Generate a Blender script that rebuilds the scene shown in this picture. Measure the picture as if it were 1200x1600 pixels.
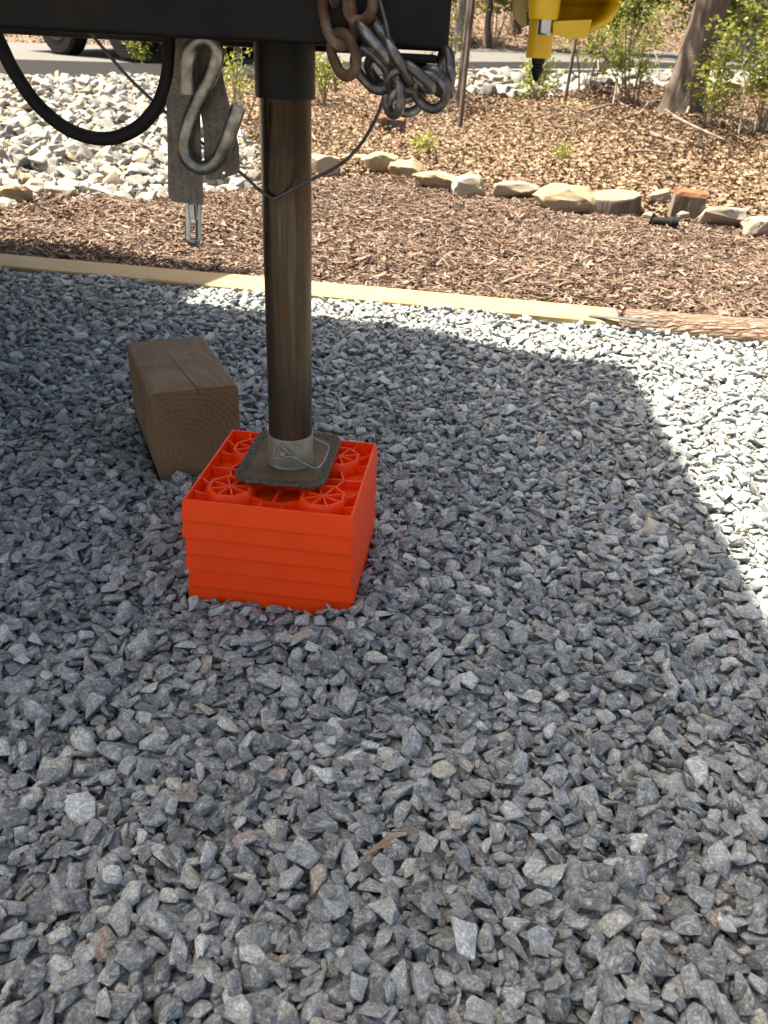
import bpy, bmesh, math, random
import numpy as np
from mathutils import Vector, Matrix, Euler, noise

# ------------------------------------------------------------------ scene, camera, light
for o in list(bpy.data.objects):
    bpy.data.objects.remove(o)
sc = bpy.context.scene
COL = sc.collection
random.seed(7)
rng = np.random.default_rng(7)

FPX = 1250.0
PITCH, ROLL = math.radians(30.24), math.radians(3.0)
CAM = np.array([0.0, 0.0, 0.635])
FWD = np.array([0, math.cos(PITCH), -math.sin(PITCH)])
_r = np.array([1.0, 0, 0]); _u = np.cross(_r, FWD)
RGT = math.cos(ROLL) * _r + math.sin(ROLL) * _u
UPV = -math.sin(ROLL) * _r + math.cos(ROLL) * _u

cam_data = bpy.data.cameras.new('camera')
cam = bpy.data.objects.new('camera', cam_data)
COL.objects.link(cam)
cam.matrix_world = Matrix(((RGT[0], UPV[0], -FWD[0], CAM[0]), (RGT[1], UPV[1], -FWD[1], CAM[1]),
                           (RGT[2], UPV[2], -FWD[2], CAM[2]), (0, 0, 0, 1)))
cam_data.sensor_fit = 'VERTICAL'
cam_data.sensor_height = 1600 / FPX * 6.9
cam_data.sensor_width = 1200 / FPX * 6.9
cam_data.lens = 6.9
cam_data.clip_start = 0.01
cam_data.clip_end = 600
cam_data.dof.use_dof = True
cam_data.dof.focus_distance = 0.98
cam_data.dof.aperture_fstop = 3.2
sc.camera = cam

SUN_EL = math.radians(63)
SUN_DIR = np.array([0.952, -0.306])              # horizontal way the light travels
SUN_DIR = SUN_DIR / np.linalg.norm(SUN_DIR)
travel = Vector((SUN_DIR[0] * math.cos(SUN_EL), SUN_DIR[1] * math.cos(SUN_EL), -math.sin(SUN_EL)))
world = bpy.data.worlds.new('World'); sc.world = world; world.use_nodes = True
wn = world.node_tree.nodes; wl = world.node_tree.links
sky = wn.new('ShaderNodeTexSky'); sky.sky_type = 'NISHITA'; sky.sun_disc = False
sky.sun_elevation = SUN_EL
sky.air_density = 0.8; sky.dust_density = 4.0; sky.ozone_density = 0.6
sky.sun_rotation = math.atan2(-SUN_DIR[0], -SUN_DIR[1])
wl.new(sky.outputs[0], wn['Background'].inputs[0])
wn['Background'].inputs[1].default_value = 0.083
sun_data = bpy.data.lights.new('sun', 'SUN'); sun_data.energy = 5.0
sun_data.angle = math.radians(0.53); sun_data.color = (1.0, 0.965, 0.91)
sun = bpy.data.objects.new('sun', sun_data); COL.objects.link(sun)
sun.location = (-4, 3, 8)
sun.rotation_euler = travel.to_track_quat('-Z', 'Y').to_euler()
sc.view_settings.view_transform = 'Standard'
sc.view_settings.look = 'None'
sc.view_settings.gamma = 1
sc.view_settings.use_curve_mapping = False
sc.view_settings.exposure = 2.03
sc.view_settings.use_white_balance = True          # the phone balanced for the open shade
sc.view_settings.white_balance_temperature = 7600
sc.view_settings.white_balance_tint = 8

# ------------------------------------------------------------------ photo geometry helpers
def ray(x, y):
    return FWD + RGT * (x - 600) / FPX - UPV * (y - 800) / FPX
def gz(x, y, z=0.0):
    d = ray(x, y); return CAM + d * (z - CAM[2]) / d[2]
def at(x, y, Y):
    d = ray(x, y); return CAM + d * Y / d[1]
def prj(P):
    v = np.asarray(P, float) - CAM; d = v @ FWD
    return 600 + FPX * (v @ RGT) / d, 800 - FPX * (v @ UPV) / d, d

# ------------------------------------------------------------------ materials
def new_mat(name):
    m = bpy.data.materials.new(name); m.use_nodes = True
    nt = m.node_tree
    return m, nt, nt.nodes['Principled BSDF']
def N(nt, typ, **kw):
    n = nt.nodes.new(typ)
    for k, v in kw.items():
        if k.startswith('i_'):
            key = k[2:]
            n.inputs[int(key) if key.isdigit() else key.replace('_', ' ')].default_value = v
        else:
            setattr(n, k, v)
    return n
def ramp(nt, fac, stops, interp='LINEAR'):
    r = nt.nodes.new('ShaderNodeValToRGB'); r.color_ramp.interpolation = interp
    el = r.color_ramp.elements
    while len(el) < len(stops): el.new(0.5)
    for e, (p, c) in zip(el, stops):
        e.position = p; e.color = (*c, 1) if len(c) == 3 else c
    if fac is not None: nt.links.new(fac, r.inputs[0])
    return r.outputs[0]
def mix(nt, fac, a, b, mode='MIX'):
    m = nt.nodes.new('ShaderNodeMix'); m.data_type = 'RGBA'; m.blend_type = mode
    for sock, v in ((m.inputs[0], fac), (m.inputs[6], a), (m.inputs[7], b)):
        if isinstance(v, bpy.types.NodeSocket): nt.links.new(v, sock)
        elif isinstance(v, (int, float)): sock.default_value = v
        else: sock.default_value = (*v, 1)
    return m.outputs[2]
def coords(nt, scale=(1, 1, 1), jitter=True, kind='Object'):
    tc = nt.nodes.new('ShaderNodeTexCoord')
    mp = nt.nodes.new('ShaderNodeMapping'); mp.inputs['Scale'].default_value = scale
    nt.links.new(tc.outputs[kind], mp.inputs[0])
    if jitter:
        oi = nt.nodes.new('ShaderNodeObjectInfo')
        mu = nt.nodes.new('ShaderNodeMath'); mu.operation = 'MULTIPLY'; mu.inputs[1].default_value = 73.0
        nt.links.new(oi.outputs['Random'], mu.inputs[0])
        cb = nt.nodes.new('ShaderNodeCombineXYZ')
        for k in range(3): nt.links.new(mu.outputs[0], cb.inputs[k])
        nt.links.new(cb.outputs[0], mp.inputs['Location'])
    return mp.outputs[0]
def tex(nt, vec, scale, detail=4, rough=0.55, dist=0.0):
    n = N(nt, 'ShaderNodeTexNoise', i_Scale=scale, i_Detail=detail, i_Roughness=rough, i_Distortion=dist)
    nt.links.new(vec, n.inputs['Vector']); return n.outputs['Fac']
def bump(nt, bsdf, h, strength=0.3, dist=0.002):
    b = N(nt, 'ShaderNodeBump', i_Strength=strength, i_Distance=dist)
    nt.links.new(h, b.inputs['Height']); nt.links.new(b.outputs[0], bsdf.inputs['Normal'])
def math_(nt, op, a, b=None):
    m = nt.nodes.new('ShaderNodeMath'); m.operation = op
    for s, v in zip(m.inputs, (a, b)):
        if v is None: continue
        if isinstance(v, bpy.types.NodeSocket): nt.links.new(v, s)
        else: s.default_value = v
    return m.outputs[0]

def mat_gravel():
    m, nt, b = new_mat('slate_gravel')
    oi = nt.nodes.new('ShaderNodeObjectInfo'); r = oi.outputs['Random']
    base = ramp(nt, r, [(0.0, (0.080, 0.083, 0.088)), (0.14, (0.21, 0.214, 0.217)), (0.27, (0.33, 0.332, 0.332)), (0.36, (0.095, 0.099, 0.107)),
                        (0.50, (0.17, 0.175, 0.182)), (0.60, (0.44, 0.44, 0.435)), (0.70, (0.13, 0.135, 0.139)), (0.80, (0.27, 0.276, 0.27)),
                        (0.87, (0.60, 0.595, 0.58)), (0.925, (0.43, 0.395, 0.31)), (0.955, (0.32, 0.22, 0.175)),
                        (0.975, (0.19, 0.19, 0.20))], 'LINEAR')
    v1 = coords(nt, (1, 1, 2.6))
    n1 = tex(nt, v1, 1.1, 6, 0.7, 0.8)
    veil = ramp(nt, n1, [(0.49, (0, 0, 0)), (0.62, (1, 1, 1))])
    c = mix(nt, math_(nt, 'MULTIPLY', veil, 0.55), base, (0.60, 0.60, 0.59))
    v2 = coords(nt, (0.6, 2.2, 9.0))
    n2 = tex(nt, v2, 1.8, 6, 0.7, 1.2)
    streak = ramp(nt, n2, [(0.36, (0.42, 0.43, 0.45)), (0.50, (1, 1, 1)), (0.64, (1.45, 1.45, 1.42))])
    c = mix(nt, 0.62, c, streak, 'MULTIPLY')
    geo = nt.nodes.new('ShaderNodeNewGeometry')
    wear = ramp(nt, geo.outputs['Pointiness'], [(0.50, (0, 0, 0)), (0.58, (1, 1, 1))])
    v3 = coords(nt, (1, 1, 1))
    n3 = tex(nt, v3, 4.5, 8, 0.85)
    c = mix(nt, math_(nt, 'MULTIPLY', math_(nt, 'MULTIPLY', wear, n3), 0.7), c, (0.58, 0.58, 0.565))
    spk = ramp(nt, n3, [(0.38, (0.45, 0.45, 0.46)), (0.52, (1.0, 1.0, 1.0)), (0.62, (1.9, 1.9, 1.85))])
    c = mix(nt, 0.85, c, spk, 'MULTIPLY')
    c = mix(nt, 1.0, c, (0.95, 1.0, 0.99), 'MULTIPLY')
    nt.links.new(c, b.inputs['Base Color'])
    b.inputs['Roughness'].default_value = 0.68
    b.inputs['Specular IOR Level'].default_value = 0.4
    h = math_(nt, 'ADD', math_(nt, 'MULTIPLY', n2, 1.0), math_(nt, 'MULTIPLY', n3, 0.6))
    bump(nt, b, h, 0.75, 0.0022)
    return m
def mat_simple(name, stops, scale=8, rough=0.7, stretch=(1, 1, 1), bs=0.3, bd=0.003, metal=0.0, detail=6, spec=0.5, jitter=True, dist=0.0):
    m, nt, b = new_mat(name)
    v = coords(nt, stretch, jitter)
    n = tex(nt, v, scale, detail, 0.62, dist)
    nt.links.new(ramp(nt, n, stops), b.inputs['Base Color'])
    b.inputs['Roughness'].default_value = rough
    b.inputs['Metallic'].default_value = metal
    b.inputs['Specular IOR Level'].default_value = spec
    if bs: bump(nt, b, n, bs, bd)
    return m
def mat_random(name, stops, rough=0.8, scale=30, stretch=(1, 1, 1), vary=0.5, spec=0.3, trans=0.0):
    m, nt, b = new_mat(name)
    oi = nt.nodes.new('ShaderNodeObjectInfo')
    base = ramp(nt, oi.outputs['Random'], stops)
    n = tex(nt, coords(nt, stretch), scale, 5, 0.6)
    c = mix(nt, vary, base, ramp(nt, n, [(0.3, (0.55, 0.55, 0.55)), (0.7, (1.35, 1.35, 1.35))]), 'MULTIPLY')
    nt.links.new(c, b.inputs['Base Color'])
    b.inputs['Roughness'].default_value = rough
    b.inputs['Specular IOR Level'].default_value = spec
    if trans: b.inputs['Transmission Weight'].default_value = 0
    bump(nt, b, n, 0.4, 0.001)
    return m

M = {}
M['gravel'] = mat_gravel()
M['gravel_base'] = mat_simple('gravel_dust', [(0.3, (0.05, 0.055, 0.06)), (0.7, (0.16, 0.165, 0.17))], 60, 0.9, bs=0.8, bd=0.01, jitter=False)
M['soil'] = mat_simple('forest_soil', [(0.3, (0.085, 0.055, 0.035)), (0.5, (0.15, 0.10, 0.064)), (0.7, (0.215, 0.15, 0.10))], 20, 0.95, bs=0.8, bd=0.03, detail=9, jitter=False)
M['mulch_base'] = mat_simple('mulch_soil', [(0.3, (0.06, 0.040, 0.029)), (0.7, (0.15, 0.10, 0.073))], 40, 0.95, bs=0.8, bd=0.01, jitter=False)
M['mulch'] = mat_random('shredded_mulch', [(0.0, (0.075, 0.049, 0.036)), (0.35, (0.138, 0.092, 0.068)), (0.65, (0.185, 0.126, 0.094)),
                                          (0.9, (0.24, 0.17, 0.13)), (1.0, (0.31, 0.235, 0.18))], 0.85, 40, (1, 3, 3), 0.7)
M['leaf_dry'] = mat_random('dry_leaf', [(0.0, (0.080, 0.048, 0.028)), (0.3, (0.150, 0.094, 0.056)), (0.6, (0.200, 0.130, 0.081)),
                                       (0.85, (0.265, 0.182, 0.118)), (1.0, (0.38, 0.285, 0.20))], 0.7, 25, (1, 1, 1), 0.5)
M['riprap'] = mat_random('quarry_rock', [(0.0, (0.135, 0.13, 0.121)), (0.4, (0.225, 0.219, 0.205)), (0.8, (0.34, 0.332, 0.31)),
                                        (0.9, (0.30, 0.235, 0.16)), (1.0, (0.34, 0.30, 0.235))], 0.85, 22, (1, 1, 2), 0.8)
M['fieldstone'] = mat_random('fieldstone', [(0.0, (0.24, 0.18, 0.11)), (0.5, (0.28, 0.22, 0.145)), (1.0, (0.31, 0.26, 0.185))], 0.9, 14, (1, 1, 2), 0.85)
M['palestone'] = mat_random('pale_stone', [(0.0, (0.24, 0.205, 0.155)), (1.0, (0.30, 0.262, 0.205))], 0.9, 14, (1, 1, 2), 0.8)
M['black_paint'] = mat_simple('black_frame_paint', [(0.35, (0.004, 0.004, 0.004)), (0.75, (0.009, 0.0085, 0.008))], 14, 0.45, bs=0.12, bd=0.002, spec=0.16)
M['black_rubber'] = mat_simple('black_rubber', [(0.3, (0.005, 0.005, 0.005)), (0.7, (0.011, 0.011, 0.011))], 30, 0.6, bs=0.1, spec=0.18)
_nt = M['black_paint'].node_tree; _b = _nt.nodes['Principled BSDF']; _src = _b.inputs['Base Color'].links[0].from_socket
_sc = ramp(_nt, tex(_nt, coords(_nt, (0.5, 1, 6), True), 26, 8, 0.8, 1.5), [(0.66, (0, 0, 0)), (0.72, (1, 1, 1))])
_du = ramp(_nt, tex(_nt, coords(_nt, (1, 1, 1), True), 5, 6, 0.7), [(0.5, (0, 0, 0)), (0.75, (0.35, 0.35, 0.35))])
_nt.links.new(mix(_nt, math_(_nt, 'MULTIPLY', math_(_nt, 'ADD', _sc, _du), 0.30), _src, (0.07, 0.066, 0.06)), _b.inputs['Base Color'])
_nt.links.new(ramp(_nt, tex(_nt, coords(_nt, (1, 1, 1), True), 9, 6, 0.7), [(0.35, (0.28, 0.28, 0.28)), (0.65, (0.6, 0.6, 0.6))]), _b.inputs['Roughness'])
M['galv'] = mat_simple('galvanized_steel', [(0.3, (0.15, 0.15, 0.145)), (0.55, (0.27, 0.27, 0.26)), (0.75, (0.36, 0.36, 0.34))], 55, 0.47, bs=0.25, bd=0.001, metal=0.85)
M['hook_steel'] = mat_simple('weathered_hook_steel', [(0.3, (0.10, 0.095, 0.08)), (0.5, (0.22, 0.215, 0.19)), (0.72, (0.42, 0.41, 0.36))], 60, 0.36, bs=0.4, bd=0.0008, metal=0.9)
M['chain_steel'] = mat_simple('worn_chain_steel', [(0.3, (0.05, 0.044, 0.038)), (0.5, (0.13, 0.122, 0.112)), (0.72, (0.40, 0.39, 0.37))], 60, 0.38, bs=0.45, bd=0.001, metal=0.8)
M['chain_rust'] = mat_simple('rusty_chain_steel', [(0.3, (0.04, 0.019, 0.010)), (0.48, (0.10, 0.047, 0.022)), (0.6, (0.16, 0.11, 0.078)), (0.7, (0.27, 0.25, 0.225))], 38, 0.75, bs=0.4, bd=0.001, metal=0.25)
M['zinc'] = mat_simple('zinc_plate', [(0.3, (0.32, 0.36, 0.37)), (0.7, (0.55, 0.58, 0.58))], 40, 0.28, bs=0.1, metal=1.0)
M['tag_metal'] = mat_simple('dull_stamped_tag', [(0.3, (0.095, 0.083, 0.072)), (0.7, (0.175, 0.155, 0.135))], 30, 0.45, bs=0.2, bd=0.0006, metal=0.55)
_nt = M['tag_metal'].node_tree; _n = tex(_nt, coords(_nt, (0.9, 1, 0.7), False), 620, 2, 0.5)
_st = ramp(_nt, _n, [(0.52, (0, 0, 0)), (0.56, (1, 1, 1))]); bump(_nt, _nt.nodes['Principled BSDF'], _st, 0.5, 0.0010)
_wv = N(_nt, 'ShaderNodeTexWave', i_Scale=38.0, bands_direction='X'); _nt.links.new(coords(_nt, (1, 1, 1), False), _wv.inputs[0])
_mk = math_(_nt, 'MULTIPLY', _st, ramp(_nt, _wv.outputs['Fac'], [(0.45, (0, 0, 0)), (0.6, (1, 1, 1))]))
_b = _nt.nodes['Principled BSDF']; _src = _b.inputs['Base Color'].links[0].from_socket
_nt.links.new(mix(_nt, math_(_nt, 'MULTIPLY', _mk, 0.5), _src, (0.025, 0.021, 0.018)), _b.inputs['Base Color'])
M['cable'] = mat_simple('coated_cable', [(0.3, (0.05, 0.048, 0.044)), (0.7, (0.14, 0.13, 0.12))], 120, 0.45, bs=0.2, metal=0.5)
M['yellow'] = mat_simple('yellow_powder_coat', [(0.3, (0.58, 0.34, 0.006)), (0.7, (0.70, 0.43, 0.010))], 30, 0.38, bs=0.08, bd=0.001)
M['yellow_worn'] = mat_simple('worn_yellow_paint', [(0.35, (0.40, 0.28, 0.05)), (0.6, (0.45, 0.38, 0.16)), (0.75, (0.30, 0.26, 0.16))], 60, 0.7, bs=0.4, bd=0.001)
M['asphalt'] = mat_simple('asphalt', [(0.3, (0.010, 0.010, 0.011)), (0.7, (0.019, 0.019, 0.020))], 90, 0.95, bs=0.5, bd=0.004, jitter=False, spec=0.1)  # near-black paving colour that carries the car's shadow
M['asphalt_pale'] = mat_simple('pale_paving', [(0.3, (0.065, 0.063, 0.059)), (0.7, (0.10, 0.096, 0.090))], 90, 0.9, bs=0.5, bd=0.004, jitter=False)
M['curb'] = mat_simple('grey_curb', [(0.3, (0.09, 0.09, 0.09)), (0.7, (0.22, 0.215, 0.205))], 8, 0.9, bs=0.5, bd=0.01, jitter=False)
M['car_black'] = mat_simple('black_car_paint', [(0.3, (0.008, 0.008, 0.009)), (0.7, (0.012, 0.012, 0.013))], 5, 0.2, bs=0)
M['car_glass'] = mat_simple('dark_car_glass', [(0.3, (0.01, 0.012, 0.013)), (0.7, (0.015, 0.016, 0.018))], 5, 0.05, bs=0)
M['siding'] = mat_simple('trailer_siding', [(0.3, (0.34, 0.34, 0.33)), (0.7, (0.40, 0.40, 0.39))], 6, 0.5, bs=0.05)
M['twig'] = mat_simple('dead_twig', [(0.3, (0.10, 0.075, 0.055)), (0.7, (0.26, 0.21, 0.165))], 40, 0.9, (1, 1, 1), bs=0.5)
M['needle'] = mat_simple('dry_pine_needle', [(0.3, (0.20, 0.13, 0.065)), (0.7, (0.34, 0.24, 0.13))], 60, 0.8)

def mat_leaf_green():
    m, nt, b = new_mat('spring_leaf')
    at_ = nt.nodes.new('ShaderNodeAttribute'); at_.attribute_name = 'tint'
    c = ramp(nt, at_.outputs['Fac'], [(0, (0.065, 0.098, 0.018)), (0.5, (0.165, 0.205, 0.030)), (1, (0.29, 0.31, 0.050))])
    nt.links.new(c, b.inputs['Base Color']); b.inputs['Roughness'].default_value = 0.55
    tr = nt.nodes.new('ShaderNodeBsdfTranslucent'); nt.links.new(c, tr.inputs[0])
    mx = nt.nodes.new('ShaderNodeMixShader'); mx.inputs[0].default_value = 0.4
    nt.links.new(b.outputs[0], mx.inputs[1]); nt.links.new(tr.outputs[0], mx.inputs[2])
    nt.links.new(mx.outputs[0], nt.nodes['Material Output'].inputs[0])
    return m
M['leaf_green'] = mat_leaf_green()

def mat_bark(name, dark, light, sc_=14):
    m, nt, b = new_mat(name)
    v = coords(nt, (1, 1, 0.16))
    n = tex(nt, v, sc_, 8, 0.65, 0.4)
    n2 = tex(nt, coords(nt, (1, 1, 1)), 3, 4)
    c = mix(nt, 0.5, ramp(nt, n, [(0.35, dark), (0.62, light)]), ramp(nt, n2, [(0.3, (0.6, 0.6, 0.6)), (0.7, (1.3, 1.3, 1.3))]), 'MULTIPLY')
    nt.links.new(c, b.inputs['Base Color']); b.inputs['Roughness'].default_value = 0.92
    bump(nt, b, n, 1.0, 0.03)
    return m
M['bark'] = mat_bark('brown_bark', (0.045, 0.033, 0.025), (0.16, 0.122, 0.095))
M['bark_grey'] = mat_bark('grey_bark', (0.10, 0.085, 0.07), (0.30, 0.26, 0.22))

def mat_log_bark():
    m, nt, b = new_mat('pine_log_bark')
    v = coords(nt, (0.45, 2.0, 2.0), False)
    vo = N(nt, 'ShaderNodeTexVoronoi', feature='DISTANCE_TO_EDGE', i_Scale=42.0)
    nz = N(nt, 'ShaderNodeTexNoise', i_Scale=30.0, i_Detail=4.0)
    nt.links.new(v, nz.inputs[0])
    mv = nt.nodes.new('ShaderNodeMix'); mv.data_type = 'VECTOR'; mv.inputs[0].default_value = 0.04
    nt.links.new(v, mv.inputs[4]); nt.links.new(nz.outputs['Color'], mv.inputs[5])
    nt.links.new(mv.outputs[1], vo.inputs['Vector'])
    n = tex(nt, v, 60, 6, 0.7)
    h = math_(nt, 'ADD', math_(nt, 'MULTIPLY', vo.outputs['Distance'], 1.6), math_(nt, 'MULTIPLY', n, 0.5))
    c = ramp(nt, h, [(0.2, (0.13, 0.082, 0.058)), (0.5, (0.235, 0.158, 0.115)), (0.8, (0.31, 0.22, 0.165))])
    nt.links.new(c, b.inputs['Base Color']); b.inputs['Roughness'].default_value = 0.95
    bump(nt, b, h, 1.0, 0.012)
    return m
M['log_bark'] = mat_log_bark()

def mat_wood(name, pale, dark, axis='X', scale=1.0, rough=0.7, ring_c=(0, 0), amt=1.0, knots=()):
    """sawn timber with growth rings round the local X axis; ring centre is given in local Y, Z"""
    m, nt, b = new_mat(name)
    tc = nt.nodes.new('ShaderNodeTexCoord')
    mp = nt.nodes.new('ShaderNodeMapping')
    nt.links.new(tc.outputs['Object'], mp.inputs[0])
    mp.inputs['Location'].default_value = (0, -ring_c[0], -ring_c[1])
    sep = nt.nodes.new('ShaderNodeSeparateXYZ'); nt.links.new(mp.outputs[0], sep.inputs[0])
    wob = N(nt, 'ShaderNodeTexNoise', i_Scale=5.0, i_Detail=3.0); nt.links.new(mp.outputs[0], wob.inputs[0])
    rr = math_(nt, 'SQRT', math_(nt, 'ADD', math_(nt, 'POWER', sep.outputs[1], 2.0), math_(nt, 'POWER', sep.outputs[2], 2.0)))
    rr = math_(nt, 'ADD', rr, math_(nt, 'MULTIPLY', wob.outputs['Fac'], 0.035))
    for kx, ky in knots:                     # the rings bend round a knot
        dx = math_(nt, 'SUBTRACT', sep.outputs[0], kx); dy = math_(nt, 'SUBTRACT', sep.outputs[1], ky - ring_c[0])
        d2 = math_(nt, 'ADD', math_(nt, 'POWER', dx, 2.0), math_(nt, 'MULTIPLY', math_(nt, 'POWER', dy, 2.0), 2.2))
        rr = math_(nt, 'ADD', rr, math_(nt, 'DIVIDE', 0.00016, math_(nt, 'ADD', d2, 0.0028)))
    s = math_(nt, 'SINE', math_(nt, 'MULTIPLY', rr, 900.0 * scale))
    fine = N(nt, 'ShaderNodeTexNoise', i_Scale=160.0, i_Detail=3.0)
    mp2 = nt.nodes.new('ShaderNodeMapping'); mp2.inputs['Scale'].default_value = (0.06, 1, 1)
    nt.links.new(tc.outputs['Object'], mp2.inputs[0]); nt.links.new(mp2.outputs[0], fine.inputs[0])
    big = N(nt, 'ShaderNodeTexNoise', i_Scale=11.0, i_Detail=4.0); nt.links.new(tc.outputs['Object'], big.inputs[0])
    f = math_(nt, 'ADD', math_(nt, 'MULTIPLY', s, 0.20 * amt), math_(nt, 'ADD', math_(nt, 'MULTIPLY', fine.outputs['Fac'], 0.35), math_(nt, 'MULTIPLY', big.outputs['Fac'], 0.65)))
    c = ramp(nt, f, [(0.25, dark), (0.75, pale)])
    nt.links.new(c, b.inputs['Base Color']); b.inputs['Roughness'].default_value = rough
    b.inputs['Specular IOR Level'].default_value = 0.25
    bump(nt, b, f, 0.5, 0.0012)
    return m
M['timber'] = mat_wood('treated_pine', (0.37, 0.285, 0.155), (0.27, 0.190, 0.090), ring_c=(0.02, -0.05), amt=0.6)
M['old_wood'] = mat_wood('weathered_pine_block', (0.25, 0.163, 0.088), (0.115, 0.068, 0.033), ring_c=(0.09, 0.063), amt=0.30, scale=0.8, knots=((0.20, 0.085),))
M['red_wood'] = mat_wood('red_cedar_chunk', (0.25, 0.105, 0.042), (0.075, 0.036, 0.018), ring_c=(0.03, -0.20), amt=0.45, scale=0.25)
M['cut_wood'] = mat_simple('cut_log_face', [(0.3, (0.23, 0.155, 0.075)), (0.7, (0.33, 0.24, 0.13))], 20, 0.9, bs=0.3)

def mat_orange():
    m, nt, b = new_mat('orange_plastic')
    n = tex(nt, coords(nt, (1, 1, 1)), 25, 4)
    nt.links.new(ramp(nt, n, [(0.3, (0.93, 0.056, 0.004)), (0.7, (0.98, 0.070, 0.006))]), b.inputs['Base Color'])
    b.inputs['Roughness'].default_value = 0.46; b.inputs['Specular IOR Level'].default_value = 0.32
    b.inputs['Subsurface Weight'].default_value = 0.25
    b.inputs['Subsurface Radius'].default_value = (1.0, 0.18, 0.05)
    b.inputs['Subsurface Scale'].default_value = 0.006
    n2 = tex(nt, coords(nt, (1, 1, 0.3)), 90, 3)
    bump(nt, b, n2, 0.12, 0.0006)
    return m
M['orange'] = mat_orange()

def mat_rust_pole():
    m, nt, b = new_mat('greasy_rusted_tube')
    v = coords(nt, (1, 1, 0.05), False)
    n = tex(nt, v, 90, 9, 0.75, 0.2)
    n2 = tex(nt, coords(nt, (1, 1, 0.55), False), 9, 5, 0.6)
    c1 = ramp(nt, n, [(0.30, (0.030, 0.025, 0.020)), (0.52, (0.060, 0.050, 0.039)), (0.70, (0.105, 0.090, 0.072)), (0.76, (0.24, 0.22, 0.19))])
    n4 = tex(nt, coords(nt, (1, 1, 0.7), False), 34, 7, 0.75)
    c1 = mix(nt, ramp(nt, n4, [(0.52, (0, 0, 0)), (0.66, (0.75, 0.75, 0.75))]), c1, (0.085, 0.042, 0.018))
    c2 = ramp(nt, n2, [(0.38, (0.25, 0.23, 0.21)), (0.6, (1.2, 1.1, 0.95))])
    c = mix(nt, 0.85, c1, c2, 'MULTIPLY')
    nt.links.new(c, b.inputs['Base Color'])
    nt.links.new(ramp(nt, n2, [(0.35, (0.20, 0.20, 0.20)), (0.65, (0.42, 0.42, 0.42))]), b.inputs['Roughness'])
    b.inputs['Metallic'].default_value = 0.8
    bump(nt, b, n, 0.3, 0.0008)
    return m
M['rust_pole'] = mat_rust_pole()
def mat_foot():
    m, nt, b = new_mat('rusty_foot_plate')
    n = tex(nt, coords(nt, (1, 1, 1), False), 260, 3, 0.7)
    n2 = tex(nt, coords(nt, (1, 1, 1), False), 22, 5)
    c = mix(nt, 1.0, ramp(nt, n2, [(0.3, (0.095, 0.056, 0.025)), (0.7, (0.165, 0.104, 0.052))]),
            ramp(nt, n, [(0.35, (0.8, 0.8, 0.8)), (0.65, (1.15, 1.15, 1.12))]), 'MULTIPLY')
    nt.links.new(c, b.inputs['Base Color']); b.inputs['Roughness'].default_value = 0.75; b.inputs['Metallic'].default_value = 0.2
    bump(nt, b, n, 0.6, 0.002)
    return m
M['foot'] = mat_foot()
M['foot_edge'] = mat_simple('gritty_plate_rim', [(0.38, (0.026, 0.019, 0.011)), (0.55, (0.085, 0.064, 0.036)), (0.66, (0.16, 0.13, 0.085))], 330, 0.8, bs=0.6, bd=0.0015, detail=3, jitter=False)
M['collar'] = mat_simple('dull_zinc_collar', [(0.3, (0.16, 0.145, 0.115)), (0.6, (0.29, 0.275, 0.225)), (0.8, (0.40, 0.385, 0.32))], 26, 0.55, bs=0.2, bd=0.001, metal=0.55, jitter=False)

# ------------------------------------------------------------------ mesh helpers
def mesh_from(name, V, F, mat=None, smooth=False, sharp=None):
    me = bpy.data.meshes.new(name)
    me.from_pydata([tuple(map(float, v)) for v in V], [], [tuple(map(int, f)) for f in F])
    me.update()
    if smooth:
        me.polygons.foreach_set('use_smooth', [True] * len(me.polygons))
        if sharp is not None: me.set_sharp_from_angle(angle=math.radians(sharp))
    if mat is not None: me.materials.append(mat)
    return me
def link(name, me, parent=None, **props):
    o = bpy.data.objects.new(name, me); COL.objects.link(o)
    if parent is not None:
        o.parent = parent
        o.matrix_parent_inverse = parent_world(parent).inverted()
    for k, v in props.items(): o[k] = v
    return o
def parent_world(p):
    m = p.matrix_basis.copy()
    if p.parent is not None: m = parent_world(p.parent) @ p.matrix_parent_inverse @ m
    return m
def thing(name, label, cat, loc=(0, 0, 0), group=None, rz=0.0):
    e = bpy.data.objects.new(name, None); COL.objects.link(e)
    e.empty_display_size = 0.05
    e.location = tuple(map(float, loc)); e.rotation_euler = (0, 0, rz)
    e['label'] = label; e['category'] = cat
    if group: e['group'] = group
    return e
def tag(o, label, cat, group=None):
    o['label'] = label; o['category'] = cat
    if group: o['group'] = group
    return o
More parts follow.
